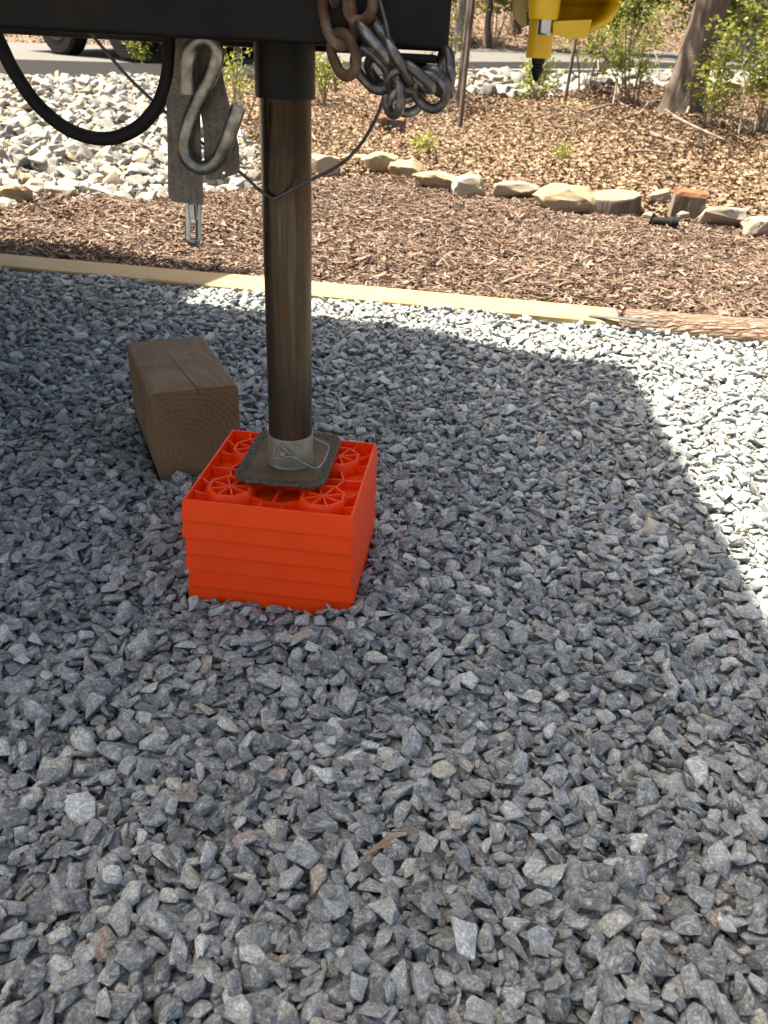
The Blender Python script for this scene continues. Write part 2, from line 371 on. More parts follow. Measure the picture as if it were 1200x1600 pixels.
class G:
    def __init__(s): s.V = []; s.F = []
    def add(s, V, F):
        n = len(s.V); s.V += [tuple(v) for v in V]; s.F += [tuple(i + n for i in f) for f in F]; return s
    def box(s, x0, x1, y0, y1, z0, z1, T=None):
        V = [(x, y, z) for z in (z0, z1) for y in (y0, y1) for x in (x0, x1)]
        if T is not None: V = [tuple(T @ Vector(v)) for v in V]
        return s.add(V, [(0, 2, 3, 1), (4, 5, 7, 6), (0, 1, 5, 4), (2, 6, 7, 3), (0, 4, 6, 2), (1, 3, 7, 5)])
    def tube(s, path, r, n=10, closed=False, cap=True):
        P = [Vector(p) for p in path]; m = len(P)
        R = r if hasattr(r, '__len__') else [r] * m
        T = []
        for i in range(m):
            a = P[(i - 1) % m] if (closed or i > 0) else P[i]
            b = P[(i + 1) % m] if (closed or i < m - 1) else P[i]
            T.append((b - a).normalized())
        ref = Vector((0, 0, 1)) if abs(T[0].z) < 0.9 else Vector((1, 0, 0))
        u = (ref - T[0] * ref.dot(T[0])).normalized()
        V = []
        for i in range(m):
            u = (u - T[i] * u.dot(T[i])).normalized(); w = T[i].cross(u)
            for k in range(n):
                a = 2 * math.pi * k / n
                V.append(P[i] + (u * math.cos(a) + w * math.sin(a)) * R[i])
        F = []
        for i in range(m if closed else m - 1):
            j = (i + 1) % m
            for k in range(n):
                l = (k + 1) % n
                F.append((i * n + k, i * n + l, j * n + l, j * n + k))
        if cap and not closed:
            F.append(tuple(range(n - 1, -1, -1))); F.append(tuple(range((m - 1) * n, m * n)))
        return s.add(V, F)
    def lathe(s, prof, c=(0, 0, 0), n=32, cap=True, T=None):
        V = []
        for r, z in prof:
            for k in range(n):
                a = 2 * math.pi * k / n
                v = Vector((c[0] + r * math.cos(a), c[1] + r * math.sin(a), c[2] + z))
                V.append(T @ v if T is not None else v)
        F = []
        for i in range(len(prof) - 1):
            for k in range(n):
                l = (k + 1) % n
                F.append((i * n + k, i * n + l, (i + 1) * n + l, (i + 1) * n + k))
        if cap:
            F.append(tuple(range(n - 1, -1, -1))); F.append(tuple(range((len(prof) - 1) * n, len(prof) * n)))
        return s.add(V, F)
    def prism(s, poly, z0, z1):
        n = len(poly)
        V = [(p[0], p[1], z0) for p in poly] + [(p[0], p[1], z1) for p in poly]
        F = [tuple(range(n - 1, -1, -1)), tuple(range(n, 2 * n))]
        F += [(i, (i + 1) % n, (i + 1) % n + n, i + n) for i in range(n)]
        return s.add(V, F)
    def mesh(s, name, mat, smooth=False, sharp=None, bevel=0.0, segs=2):
        me = mesh_from(name, s.V, s.F, mat, smooth, sharp)
        if bevel:
            bm = bmesh.new(); bm.from_mesh(me)
            es = [e for e in bm.edges if len(e.link_faces) == 2 and e.calc_face_angle(0) > 0.5]
            bmesh.ops.bevel(bm, geom=es, offset=bevel, segments=segs, profile=0.6, affect='EDGES', clamp_overlap=True)
            bm.to_mesh(me); bm.free()
            me.polygons.foreach_set('use_smooth', [True] * len(me.polygons))
            me.set_sharp_from_angle(angle=math.radians(40))
        return me
    def obj(s, name, mat, parent=None, **kw):
        return link(name, s.mesh(name, mat, **kw), parent)
def curve(pts, n=40):
    """Catmull-Rom through the points"""
    P = [np.array(p, float) for p in pts]
    P = [2 * P[0] - P[1]] + P + [2 * P[-1] - P[-2]]
    out = []; seg = len(P) - 3
    for i in range(seg):
        k = max(2, n // seg)
        for t in np.linspace(0, 1, k, endpoint=(i == seg - 1)):
            p0, p1, p2, p3 = P[i:i + 4]
            out.append(0.5 * ((2 * p1) + (-p0 + p2) * t + (2 * p0 - 5 * p1 + 4 * p2 - p3) * t * t + (-p0 + 3 * p1 - 3 * p2 + p3) * t ** 3))
    return out

def stone_mesh(name, mat, seed, axes=(1, 0.75, 0.5), npts=15, bev=0.06, amp=0.03, cuts=1, diss=12):
    rs = np.random.default_rng(seed)
    d = rs.normal(size=(npts, 3)); d /= np.linalg.norm(d, axis=1)[:, None]
    p = np.sign(d) * np.abs(d) ** 0.8; p /= np.abs(p).max(axis=1)[:, None] ** 0.35
    p *= rs.uniform(0.82, 1.05, (npts, 1)); p *= np.array(axes)
    p -= (p.max(0) + p.min(0)) / 2; p /= (p.max(0) - p.min(0)) / 2; p *= np.array(axes)
    bm = bmesh.new()
    for q in p: bm.verts.new(q)
    r = bmesh.ops.convex_hull(bm, input=bm.verts)
    bmesh.ops.delete(bm, geom=[v for v in bm.verts if not v.link_faces], context='VERTS')
    bmesh.ops.dissolve_limit(bm, angle_limit=math.radians(diss), verts=bm.verts, edges=bm.edges)
    bmesh.ops.bevel(bm, geom=list(bm.edges), offset=bev, segments=2, profile=0.55, affect='EDGES', clamp_overlap=True)
    bmesh.ops.triangulate(bm, faces=bm.faces)
    if cuts: bmesh.ops.subdivide_edges(bm, edges=[e for e in bm.edges if e.calc_length() > 0.16], cuts=cuts, use_grid_fill=True)
    bmesh.ops.triangulate(bm, faces=bm.faces)
    off = Vector(rs.uniform(-50, 50, 3))
    for v in bm.verts:
        n = noise.fractal(v.co * 2.2 + off, 0.8, 2.1, 4)
        s = noise.noise(Vector((v.co.x * 0.7, v.co.y * 0.7, v.co.z * 9)) + off)
        v.co += v.normal * (amp * n + amp * 0.5 * s)
    bmesh.ops.recalc_face_normals(bm, faces=bm.faces)
    me = bpy.data.meshes.new(name); bm.to_mesh(me); bm.free()
    me.polygons.foreach_set('use_smooth', [True] * len(me.polygons))
    me.set_sharp_from_angle(angle=math.radians(38))
    me.materials.append(mat)
    return me

def euler_from(nx, ny, yaw):
    """rotation whose z is the tilted normal (-nx, -ny, 1) and whose x is yaw; numpy, XYZ euler"""
    z = np.stack([-nx, -ny, np.ones_like(nx)], 1); z /= np.linalg.norm(z, axis=1)[:, None]
    x = np.stack([np.cos(yaw), np.sin(yaw), np.zeros_like(yaw)], 1)
    x -= z * (x * z).sum(1)[:, None]; x /= np.linalg.norm(x, axis=1)[:, None]
    y = np.cross(z, x)
    sy = np.clip(-x[:, 2], -1, 1)
    return np.stack([np.arctan2(y[:, 2], z[:, 2]), np.arcsin(sy), np.arctan2(x[:, 1], x[:, 0])], 1)

def scatter(name, pos, rot, scl, idx, meshes, parent=None, **props):
    """one 'stuff' object: instances of the given meshes on a point cloud"""
    n = len(pos)
    me = bpy.data.meshes.new(name); me.vertices.add(n)
    me.vertices.foreach_set('co', np.asarray(pos, np.float32).ravel())
    for nm, arr in (('rot', rot), ('scl', scl)):
        a = me.attributes.new(nm, 'FLOAT_VECTOR', 'POINT'); a.data.foreach_set('vector', np.asarray(arr, np.float32).ravel())
    a = me.attributes.new('kind_index', 'INT', 'POINT'); a.data.foreach_set('value', np.asarray(idx, np.int32))
    kinds = bpy.data.collections.new(name + '_kinds')
    for k, mm in enumerate(meshes):
        kinds.objects.link(bpy.data.objects.new(f'{name}_kind_{k:02d}', mm))
    o = link(name, me, parent, kind='stuff', **props)
    ng = bpy.data.node_groups.new(name + '_scatter', 'GeometryNodeTree')
    ng.interface.new_socket('Geometry', in_out='INPUT', socket_type='NodeSocketGeometry')
    ng.interface.new_socket('Geometry', in_out='OUTPUT', socket_type='NodeSocketGeometry')
    nd = ng.nodes; L = ng.links
    gi = nd.new('NodeGroupInput'); go = nd.new('NodeGroupOutput')
    ci = nd.new('GeometryNodeCollectionInfo'); ci.inputs['Collection'].default_value = kinds
    ci.inputs['Separate Children'].default_value = True; ci.inputs['Reset Children'].default_value = True
    ip = nd.new('GeometryNodeInstanceOnPoints'); ip.inputs['Pick Instance'].default_value = True
    def attr(nm, dt):
        a = nd.new('GeometryNodeInputNamedAttribute'); a.data_type = dt; a.inputs[0].default_value = nm; return a.outputs['Attribute']
    e2r = nd.new('FunctionNodeEulerToRotation')
    L.new(attr('rot', 'FLOAT_VECTOR'), e2r.inputs[0])
    L.new(gi.outputs[0], ip.inputs['Points']); L.new(ci.outputs[0], ip.inputs['Instance'])
    L.new(attr('kind_index', 'INT'), ip.inputs['Instance Index'])
    L.new(e2r.outputs[0], ip.inputs['Rotation']); L.new(attr('scl', 'FLOAT_VECTOR'), ip.inputs['Scale'])
    L.new(ip.outputs[0], go.inputs[0])
    md = o.modifiers.new('scatter', 'NODES'); md.node_group = ng
    return o

def deposit(x0, x1, y0, y1, cell, base, sizes, probs, n, ok, axes=(0.78, 0.5), tries=4, blockers=None, tilt_noise=0.18, seed=3):
    okv = ok
    """drops stones one by one onto a height field so that they lean on and overlap one another"""
    rs = np.random.default_rng(seed)
    nx, ny = int((x1 - x0) / cell), int((y1 - y0) / cell)
    gx, gy = np.meshgrid(x0 + (np.arange(nx) + .5) * cell, y0 + (np.arange(ny) + .5) * cell)
    H = base(gx, gy); H0 = H.copy()
    if blockers is not None: H = np.where(blockers(gx, gy), 9.0, H)
    YAW = 16; foot = {}
    for si, s in enumerate(sizes):
        for yi in range(YAW):
            a = yi * math.pi / YAW; A, B, Cc = s, s * axes[0], s * axes[1]
            k = int(math.ceil(A / cell)) + 1
            dx, dy = np.meshgrid(np.arange(-k, k + 1) * cell, np.arange(-k, k + 1) * cell)
            u = (dx * math.cos(a) + dy * math.sin(a)) / A; v = (-dx * math.sin(a) + dy * math.cos(a)) / B
            q = np.maximum(np.abs(u), np.abs(v)) * 0.45 + np.sqrt(u * u + v * v) * 0.55
            msk = q < 1
            hz = np.where(msk, Cc * np.clip(1 - q ** 3.0, 0, 1) ** 0.5, 0)
            foot[si, yi] = (k, msk, hz, dx, dy, (dx[msk] ** 2).sum(), (dy[msk] ** 2).sum())
    out = []
    S = rs.choice(len(sizes), n, p=probs); Yi = rs.integers(0, YAW, n)
    good = np.flatnonzero(okv(gx, gy).ravel())
    pick = rs.choice(good, (n, tries)); CX = pick % nx; CY = pick // nx
    TN = rs.normal(0, tilt_noise, (n, 2)); FL = rs.integers(0, 2, n)
    for i in range(n):
        si, yi = int(S[i]), int(Yi[i])
        k, msk, hz, dx, dy, sx, sy = foot[si, yi]
        best = None
        for t in range(tries):
            cx, cy = int(CX[i, t]), int(CY[i, t])
            if cx < k or cy < k or cx >= nx - k or cy >= ny - k: continue
            h = H[cy - k // 2:cy + k // 2 + 1:2, cx - k // 2:cx + k // 2 + 1:2].mean() - H0[cy, cx]
            if best is None or h < best[0]: best = (h, cx, cy)
        if best is None or abs(best[0]) > 2: continue
        _, cx, cy = best
        X, Y = x0 + (cx + .5) * cell, y0 + (cy + .5) * cell
        win = H[cy - k:cy + k + 1, cx - k:cx + k + 1]
        hv = win[msk]
        if hv.max() > 2: continue
        hm = hv.mean()
        tx = ((hv - hm) * dx[msk]).sum() / sx + TN[i, 0]; ty = ((hv - hm) * dy[msk]).sum() / sy + TN[i, 1]
        l = math.hypot(tx, ty)
        if l > 0.9: tx *= 0.9 / l; ty *= 0.9 / l
        pl = tx * dx + ty * dy
        zc = np.quantile((win - pl + hz * 0.9)[msk], 0.62)
        top = zc + pl + hz
        win[msk] = np.maximum(win, top)[msk]
        out.append((X, Y, zc, sizes[si], tx, ty, yi * math.pi / YAW + FL[i] * math.pi))
    return np.array(out), H

# ------------------------------------------------------------------ terrain
def edge_y(X):        # where the mulch bed ends
    return np.interp(X, [-6, -3, -1.7, -0.85, -0.1, 0.35, 0.85, 1.5, 3, 7], [3.0, 3.15, 3.45, 4.1, 4.75, 4.45, 4.0, 3.75, 3.3, 3.0])
def road_y(X):
    return np.interp(X, [-12, -6, -3, 0, 4, 12], [7.2, 7.2, 7.6, 8.6, 9.8, 12.0])
def road_z(X):
    return np.interp(X, [-12, -6, -3, 0, 3, 6, 12], [0.18, 0.22, 0.27, 0.40, 0.52, 0.56, 0.6])
ROAD_W = 5.0; ROAD_S = 0.042
def ter(X, Y):
    X = np.asarray(X, float); Y = np.asarray(Y, float)
    ye, yr, zr = edge_y(X), road_y(X), road_z(X)
    t = np.clip((Y - ye) / np.maximum(yr - ye, .5), 0, 1)
    z = -0.06 + (zr + 0.0) * t
    z = np.where(Y > yr, zr - 0.06 + np.clip(Y - yr, 0, ROAD_W) * ROAD_S, z)
    far = np.clip(Y - (yr + ROAD_W), 0, 40)
    z = z + far * 0.20 - np.clip(far - 14, 0, 40) * 0.16
    bump_ = 0.03 * np.sin(X * 2.3 + Y * 1.1) * np.sin(Y * 1.9 - X * 0.7) + 0.015 * np.sin(X * 5.1 - Y * 3.3)
    z = z + bump_ * np.clip((Y - ye) * 0.8, 0, 1) * np.where((Y > yr - .3) & (Y < yr + ROAD_W + .2), 0, 1)
    return z
gx = np.unique(np.r_[np.linspace(-160, -14, 20), np.linspace(-14, 14, 141), np.linspace(14, 160, 20)])
gy = np.unique(np.r_[np.linspace(-120, -6, 14), np.linspace(-6, 30, 200), np.linspace(30, 300, 30)])
GX, GY = np.meshgrid(gx, gy)
GZ = ter(GX, GY)
V = np.stack([GX.ravel(), GY.ravel(), GZ.ravel()], 1)
nxx = len(gx); F = [(j * nxx + i, j * nxx + i + 1, (j + 1) * nxx + i + 1, (j + 1) * nxx + i) for j in range(len(gy) - 1) for i in range(nxx - 1)]
link('ground', mesh_from('ground', V, F, M['soil'], True), kind='structure')

# road: a paved strip, a painted shadow band on its near side, and a curb
g = G(); c = G(); xs = np.linspace(-14, 14, 57)
rows = []
for X in xs:
    yr, zr = float(road_y(X)), float(road_z(X))
    rows.append(((X, yr + 0.02, zr), (X, yr + ROAD_W, zr + ROAD_W * ROAD_S)))
V = [p for r_ in rows for p in (r_[0], r_[1], (r_[0][0], r_[0][1], r_[0][2] - .25), (r_[1][0], r_[1][1], r_[1][2] - .25))]
F = []
for i in range(len(xs) - 1):
    a, b_ = 4 * i, 4 * i + 4
    F += [(a, b_, b_ + 1, a + 1), (a + 2, b_ + 2, b_, a), (a + 1, b_ + 1, b_ + 3, a + 3)]
link('road', mesh_from('road', V, F, M['asphalt_pale']), kind='structure')
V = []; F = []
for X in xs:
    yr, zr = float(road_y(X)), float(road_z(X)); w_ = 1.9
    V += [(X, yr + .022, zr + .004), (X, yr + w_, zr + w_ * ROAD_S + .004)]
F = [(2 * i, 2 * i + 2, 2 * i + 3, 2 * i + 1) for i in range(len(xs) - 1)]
link('road_shoulder', mesh_from('road_shoulder', V, F, M['asphalt']), kind='structure')  # the car's shadow, painted as a dark band on the road
V = []; F = []; xs = np.linspace(.2, 14, 36)
for X in xs:
    yr, zr = float(road_y(X)), float(road_z(X))
    V += [(X, yr - .13, zr - .3), (X, yr - .12, zr + .045), (X, yr + .015, zr + .05), (X, yr + .018, zr - .3)]
for i in range(len(xs) - 1):
    a, b_ = 4 * i, 4 * i + 4
    F += [(a, b_, b_ + 1, a + 1), (a + 1, b_ + 1, b_ + 2, a + 2), (a + 2, b_ + 2, b_ + 3, a + 3)]
tag(link('road_curb', mesh_from('road_curb', V, F, M['curb'])), 'low grey curb along the near side of the road', 'curb')

# ------------------------------------------------------------------ key places
TIM_A, TIM_B = gz(0, 415, 0.038), gz(968, 503, 0.038)          # front top edge of the edging timber
tdir = (TIM_B - TIM_A); tdir[2] = 0; tdir /= np.linalg.norm(tdir)
tnor = np.array([-tdir[1], tdir[0], 0])
def tim_y(X): return TIM_A[1] + (X - TIM_A[0]) * tdir[1] / tdir[0]
STK = np.array([-0.133, 0.951]); STK_YAW = math.radians(-5.8); STK_BOT = -0.0130; NB = 6; PITCHZ = 0.0246
WB_P = np.array([-0.375, 1.162]); WB_YAW = math.radians(24.65); WB_TOP = 0.147; WB_L = 0.262; WB_W = 0.14

# ------------------------------------------------------------------ gravel
def gravel_base(X, Y):
    z = -0.030 + 0.030 * np.clip((Y - 1.75) / .4, 0, 1) + 0.004 * np.sin(X * 5.0 + 1) * np.sin(Y * 4.2) + 0.003 * np.sin(X * 11 - Y * 9)
    z = z - 0.013 * np.exp(-((X + 0.27) ** 2 + (Y - 0.80) ** 2) / 0.014) + 0.008 * np.exp(-((X + 0.02) ** 2 + (Y - 0.82) ** 2) / 0.01)
    return z
def in_block(X, Y):
    u = (X - STK[0]) * math.cos(STK_YAW) + (Y - STK[1]) * math.sin(STK_YAW)
    v = -(X - STK[0]) * math.sin(STK_YAW) + (Y - STK[1]) * math.cos(STK_YAW)
    a = (np.abs(u) < .104) & (np.abs(v) < .104)
    du, dv = X - WB_P[0], Y - WB_P[1]
    p = du * math.cos(WB_YAW) + dv * math.sin(WB_YAW); q = -du * math.sin(WB_YAW) + dv * math.cos(WB_YAW)
    return a | ((p > .004) & (p < WB_W - .004) & (q > .004) & (q < WB_L - .004))
def gravel_ok(X, Y):
    return (Y < tim_y(X) - 0.004) & (np.abs(X) < 0.36 + 0.54 * Y)
sizes = np.array([0.0040, 0.0056, 0.0074, 0.0094, 0.0120, 0.0150])
pr = np.array([0.20, 0.20, 0.22, 0.20, 0.12, 0.06])
st, Hg = deposit(-1.75, 1.75, 0.05, 2.62, 0.0025, gravel_base, sizes, pr, 98000, gravel_ok, (0.74, 0.42), 3, in_block, 0.13)
NK = 36
g_kinds = []
for k in range(NK):
    ax = (1, random.uniform(.52, .92), random.uniform(.26, .52))
    g_kinds.append(stone_mesh(f'stone_{k}', M['gravel'], 100 + k, ax, random.choice([11, 13, 15, 18]), random.uniform(.04, .10), 0.04, 1, random.choice([8, 14, 20])))
ns = len(st)
kidx = rng.integers(0, NK, ns)
rot = euler_from(st[:, 4], st[:, 5], st[:, 6])
scl = st[:, 3:4] * rng.uniform(0.92, 1.12, (ns, 3)) * np.array([1.06, 1.0, 1.0])
pos = st[:, :3].copy()
# the stones that show largest become single parts
px = np.array([prj(p) for p in pos])
ci = ((pos[:, 0] + 1.75) / 0.0025).astype(int); cj = ((pos[:, 1] - 0.05) / 0.0025).astype(int)
ontop = Hg[np.clip(cj, 0, Hg.shape[0] - 1), np.clip(ci, 0, Hg.shape[1] - 1)] < pos[:, 2] + st[:, 3] * 0.46 + 0.0035
inside = (px[:, 0] > 0) & (px[:, 0] < 1200) & (px[:, 1] > 0) & (px[:, 1] < 1600) & ontop
app = np.where(inside, st[:, 3] / px[:, 2], 0)
big = np.argsort(-app)[:300]
bed = G()
xs = np.linspace(-4.5, 3.2, 23); V = []; F = []
for X in xs:
    for Y in (-3.0, 0.0, 1.0, float(tim_y(X))): V.append((X, Y, -0.046))
for i in range(len(xs) - 1):
    for j in range(3): F.append((4 * i + j, 4 * i + 4 + j, 4 * i + 5 + j, 4 * i + 1 + j))
bed = link('gravel_bed', mesh_from('gravel_bed', V, F, M['gravel_base']), kind='structure')
for i in big:
    o = bpy.data.objects.new('stone', g_kinds[kidx[i]]); COL.objects.link(o); o.parent = bed
    o.location = pos[i]; o.rotation_euler = rot[i]; o.scale = scl[i]
rest = np.setdiff1d(np.arange(ns), big)
scatter('gravel', pos[rest], rot[rest], scl[rest], kidx[rest], g_kinds, bed)
# ------------------------------------------------------------------ mulch
def chip_mesh(k):
    rs = np.random.default_rng(500 + k)
    L = 1.0; W = rs.uniform(.10, .26); T = rs.uniform(.04, .10); n = 6
    bend = rs.uniform(-.16, .16); V = []; F = []; tw = rs.uniform(-.5, .5)
    for i in range(n):
        t = i / (n - 1); w = W * (0.35 + 0.65 * math.sin(math.pi * min(max(t, .08), .92)) ** .5) * rs.uniform(.75, 1.15)
        cx = (t - .5) * L; cy = bend * math.sin(math.pi * t) + rs.normal(0, .012); cz = rs.normal(0, .02) + 0.10 * bend * t
        a = tw * (t - .5)
        for (dy, dz) in ((-w / 2, -T / 2), (w / 2, -T / 2), (w / 2, T / 2), (-w / 2, T / 2)):
            V.append((cx, cy + dy * math.cos(a) - dz * math.sin(a), cz + dy * math.sin(a) + dz * math.cos(a)))
    for i in range(n - 1):
        for k_ in range(4):
            l = (k_ + 1) % 4; F.append((i * 4 + k_, i * 4 + l, i * 4 + 4 + l, i * 4 + 4 + k_))
    F += [(3, 2, 1, 0), tuple(range((n - 1) * 4, n * 4))]
    return mesh_from(f'mulch_chip_{k}', V, F, M['mulch'])
chips = [chip_mesh(k) for k in range(14)]
V = []; F = []; xs = np.linspace(-5, 5, 41)
for X in xs:
    y0_, y1_ = float(tim_y(X)) + .10, float(edge_y(X)) + .10
    for t in np.linspace(0, 1, 5): V.append((X, y0_ + (y1_ - y0_) * t, -0.018))
for i in range(len(xs) - 1):
    for j in range(4): F.append((5 * i + j, 5 * i + 5 + j, 5 * i + 6 + j, 5 * i + 1 + j))
mbed = link('mulch_bed', mesh_from('mulch_bed', V, F, M['mulch_base']), kind='structure')
n = 190000
X = rng.uniform(-2.9, 2.9, n); Y = rng.uniform(2.0, 5.1, n)
k = (Y > tim_y(X) + 0.145 + np.where(X > TIM_B[0] - .02, 0.0, 0)) & (Y < edge_y(X) + .04) & (np.abs(X) < .55 + .55 * Y)
X, Y = X[k], Y[k]; n = len(X)
ln = rng.gamma(4, .0066, n).clip(.009, .07)
mz = -0.014 + 0.012 * np.sin(X * 6 + Y * 3) * np.sin(Y * 7 - X) + 0.028 * rng.random(n) ** 1.5
rot = euler_from(rng.normal(0, .24, n), rng.normal(0, .24, n), rng.uniform(0, 2 * math.pi, n))
scl = np.stack([ln, np.minimum(ln, .035) * rng.uniform(.8, 1.6, n), np.minimum(ln, .035) * rng.uniform(.8, 1.6, n)], 1)
scatter('mulch_chips', np.stack([X, Y, mz], 1), rot, scl, rng.integers(0, 14, n), chips, mbed)
# mulch is thinner than the timber; a shallow lip of it lies against the back of the log too

# ------------------------------------------------------------------ leaf litter
def leaf_mesh(k):
    rs = np.random.default_rng(900 + k); n = 7; V = []; F = []
    curl = rs.uniform(-.9, 1.3); fold = rs.uniform(-.35, .6); wd = rs.uniform(.42, .7)
    for i in range(n):
        t = i / (n - 1); w = wd * .5 * math.sin(math.pi * (0.06 + .88 * t)) ** .8 * (1 + .28 * (i % 2) * rs.uniform(.3, 1))
        a = curl * (t - .5); x = (math.sin(a) / curl if abs(curl) > .05 else t - .5); z = (1 - math.cos(a)) / (curl if abs(curl) > .05 else 1) + rs.normal(0, .02)
        V += [(x, -w, z + fold * w + rs.normal(0, .03)), (x, 0, z), (x, w, z + fold * w + rs.normal(0, .03))]
    for i in range(n - 1):
        a = 3 * i; F += [(a, a + 3, a + 4, a + 1), (a + 1, a + 4, a + 5, a + 2)]
    return mesh_from(f'dry_leaf_{k}', V, F, M['leaf_dry'], True)
leaves = [leaf_mesh(k) for k in range(12)]
def riprap_right(Y): return np.interp(Y, [3.3, 4.2, 5.0, 6.0, 7.0, 8.2], [-.70, -.78, -.85, -1.35, -1.75, -2.1])
n = 440000
Y = 3.1 + (rng.random(n) ** 1.6) * 21; X = rng.uniform(-1, 1, n) * (1.0 + .62 * Y)
yr = road_y(X)
k = (Y > edge_y(X) - .06) & ~((Y > yr - .1) & (Y < yr + ROAD_W)) & (X > np.where(Y < yr, riprap_right(Y), -99))
X, Y = X[k], Y[k]; n = len(X)
keep = rng.random(n) < np.where(Y < road_y(X), 1.0, .8); X, Y = X[keep], Y[keep]; n = len(X)
lz = ter(X, Y) + 0.030 + rng.random(n) * .045 * np.clip((Y - edge_y(X)) * 3, .3, 1)
s = rng.uniform(.015, .036, n) * (1 + .04 * np.clip(Y - 6, 0, 20))
rot = euler_from(rng.normal(0, .27, n), rng.normal(0, .27, n), rng.uniform(0, 6.28, n))
scl = np.stack([s, s, s], 1)
scatter('leaf_litter', np.stack([X, Y, lz], 1), rot, scl, rng.integers(0, 12, n), leaves, None,
        label='dry tan fallen leaves covering the woodland floor', category='leaves')

# ------------------------------------------------------------------ riprap bank on the left
rk_kinds = [stone_mesh(f'rock_{k}', M['riprap'], 300 + k, (1, random.uniform(.6, .9), random.uniform(.4, .7)), random.choice([11, 13, 16]), random.uniform(.03, .07), .07, 1, 10) for k in range(18)]
def rr_ok(X, Y): return (Y > edge_y(X) - .14) & (X < riprap_right(Y) + .05) & (Y < road_y(X) + .0) & (X > -0.62 * Y - .4)
rsz = np.array([.012, .018, .025, .034, .048]); rp = np.array([.24, .30, .25, .15, .06])
rk, Hr = deposit(-5.6, -.55, 3.0, 8.3, .008, lambda X, Y: ter(X, Y) + .01, rsz, rp, 12000, rr_ok, (.76, .55), 3, None, .25, 11)
n2 = 800
X2 = rng.uniform(0.3, 4.2, n2); Y2 = road_y(X2) - .16 - rng.random(n2) ** 1.3 * .9
s2 = rng.choice(rsz, n2, p=rp) * 1.9
rk = np.concatenate([rk, np.stack([X2, Y2, ter(X2, Y2) + .04 + s2 * .4, s2, rng.normal(0, .3, n2), rng.normal(0, .3, n2), rng.uniform(0, 6.28, n2)], 1)])
nr = len(rk); rpos = rk[:, :3]; rrot = euler_from(rk[:, 4], rk[:, 5], rk[:, 6]); rscl = rk[:, 3:4] * rng.uniform(.9, 1.15, (nr, 3)) * 1.08
rkidx = rng.integers(0, 18, nr)
px = np.array([prj(p) for p in rpos])
ci = ((rpos[:, 0] + 5.6) / .008).astype(int); cj = ((rpos[:, 1] - 3.0) / .008).astype(int)
ontop = Hr[np.clip(cj, 0, Hr.shape[0] - 1), np.clip(ci, 0, Hr.shape[1] - 1)] < rpos[:, 2] + rk[:, 3] * .55 + .012
ontop |= rpos[:, 0] > 0
ins = (px[:, 0] > 0) & (px[:, 0] < 1200) & (px[:, 1] > 60) & ontop
app = np.where(ins, rk[:, 3] / px[:, 2], 0); bigr = np.argsort(-app)[:300]
V = []; F = []; ys = np.linspace(3.0, 7.2, 21)
for Y in ys:
    for t in np.linspace(0, 1, 9):
        X = -6 + (float(riprap_right(Y)) + 6) * t; V.append((X, Y, float(ter(X, Y)) + .012))
for i in range(20):
    for j in range(8): F.append((9 * i + j, 9 * i + j + 1, 9 * i + 10 + j, 9 * i + 9 + j))
bank = link('rock_bank', mesh_from('rock_bank', V, F, M['gravel_base'], True), kind='structure')
for i in bigr:
    o = bpy.data.objects.new('rock', rk_kinds[rkidx[i]]); COL.objects.link(o); o.parent = bank
    o.location = rpos[i]; o.rotation_euler = rrot[i]; o.scale = rscl[i]
rest = np.setdiff1d(np.arange(nr), bigr)
scatter('rock_fill', rpos[rest], rrot[rest], rscl[rest], rkidx[rest], rk_kinds, bank)


# ------------------------------------------------------------------ trailer: tongue, jack, body
TR = thing('travel_trailer', 'black steel trailer tongue with rusty jack post standing on orange blocks', 'trailer', (-0.129, 0.966, 0))
G().box(-1.6, 0.037, 0.855, 0.905, 0.632, 0.740).obj('tongue_beam', M['black_paint'], TR, bevel=0.006, segs=3)
T = Matrix.Translation((-0.02, 0.985, 0)) @ Matrix.Rotation(math.radians(-22), 4, 'Z')
G().box(-1.7, 0.0, -0.025, 0.025, 0.6255, 0.715, T).obj('tongue_beam', M['black_paint'], TR, bevel=0.004)
g = G().box(-0.24, -0.03, 0.907, 1.03, 0.660, 0.668)
g.box(-0.03, 0.028, 0.862, 0.94, 0.622, 0.629)
g.box(-0.02, 0.020, 0.88, 0.93, 0.612, 0.6215)
g.obj('mount_plate', M['black_paint'], TR, bevel=0.002)
g = G().box(0.039, 0.30, 0.845, 0.925, 0.705, 0.770)
g.lathe([(0.042, 0), (0.046, 0.01), (0.046, 0.06), (0.035, 0.08)], (0.285, 0.885, 0.703), 24)
g.obj('coupler', M['black_paint'], TR, bevel=0.004)
JX, JY = -0.1295, 0.966
jack = G().lathe([(0.0285, 0.581), (0.0318, 0.581), (0.0322, 0.583), (0.0322, 1.10), (0.030, 1.12)], (JX, JY, 0), 40).obj('jack_tube', M['black_paint'], TR, smooth=True, sharp=40)
g = G().lathe([(0.0282, 0.160), (0.0282, 0.59)], (JX, JY, 0), 48, False)
g.obj('inner_tube', M['rust_pole'], jack, smooth=True)
g = G().tube([(JX, JY, 1.12), (JX, JY, 1.16)], 0.012, 12); g.tube([(JX, JY, 1.15), (JX + .14, JY - .02, 1.15), (JX + .14, JY - .02, 1.21)], 0.008, 10)
g.obj('crank_handle', M['black_paint'], jack, smooth=True, sharp=40)
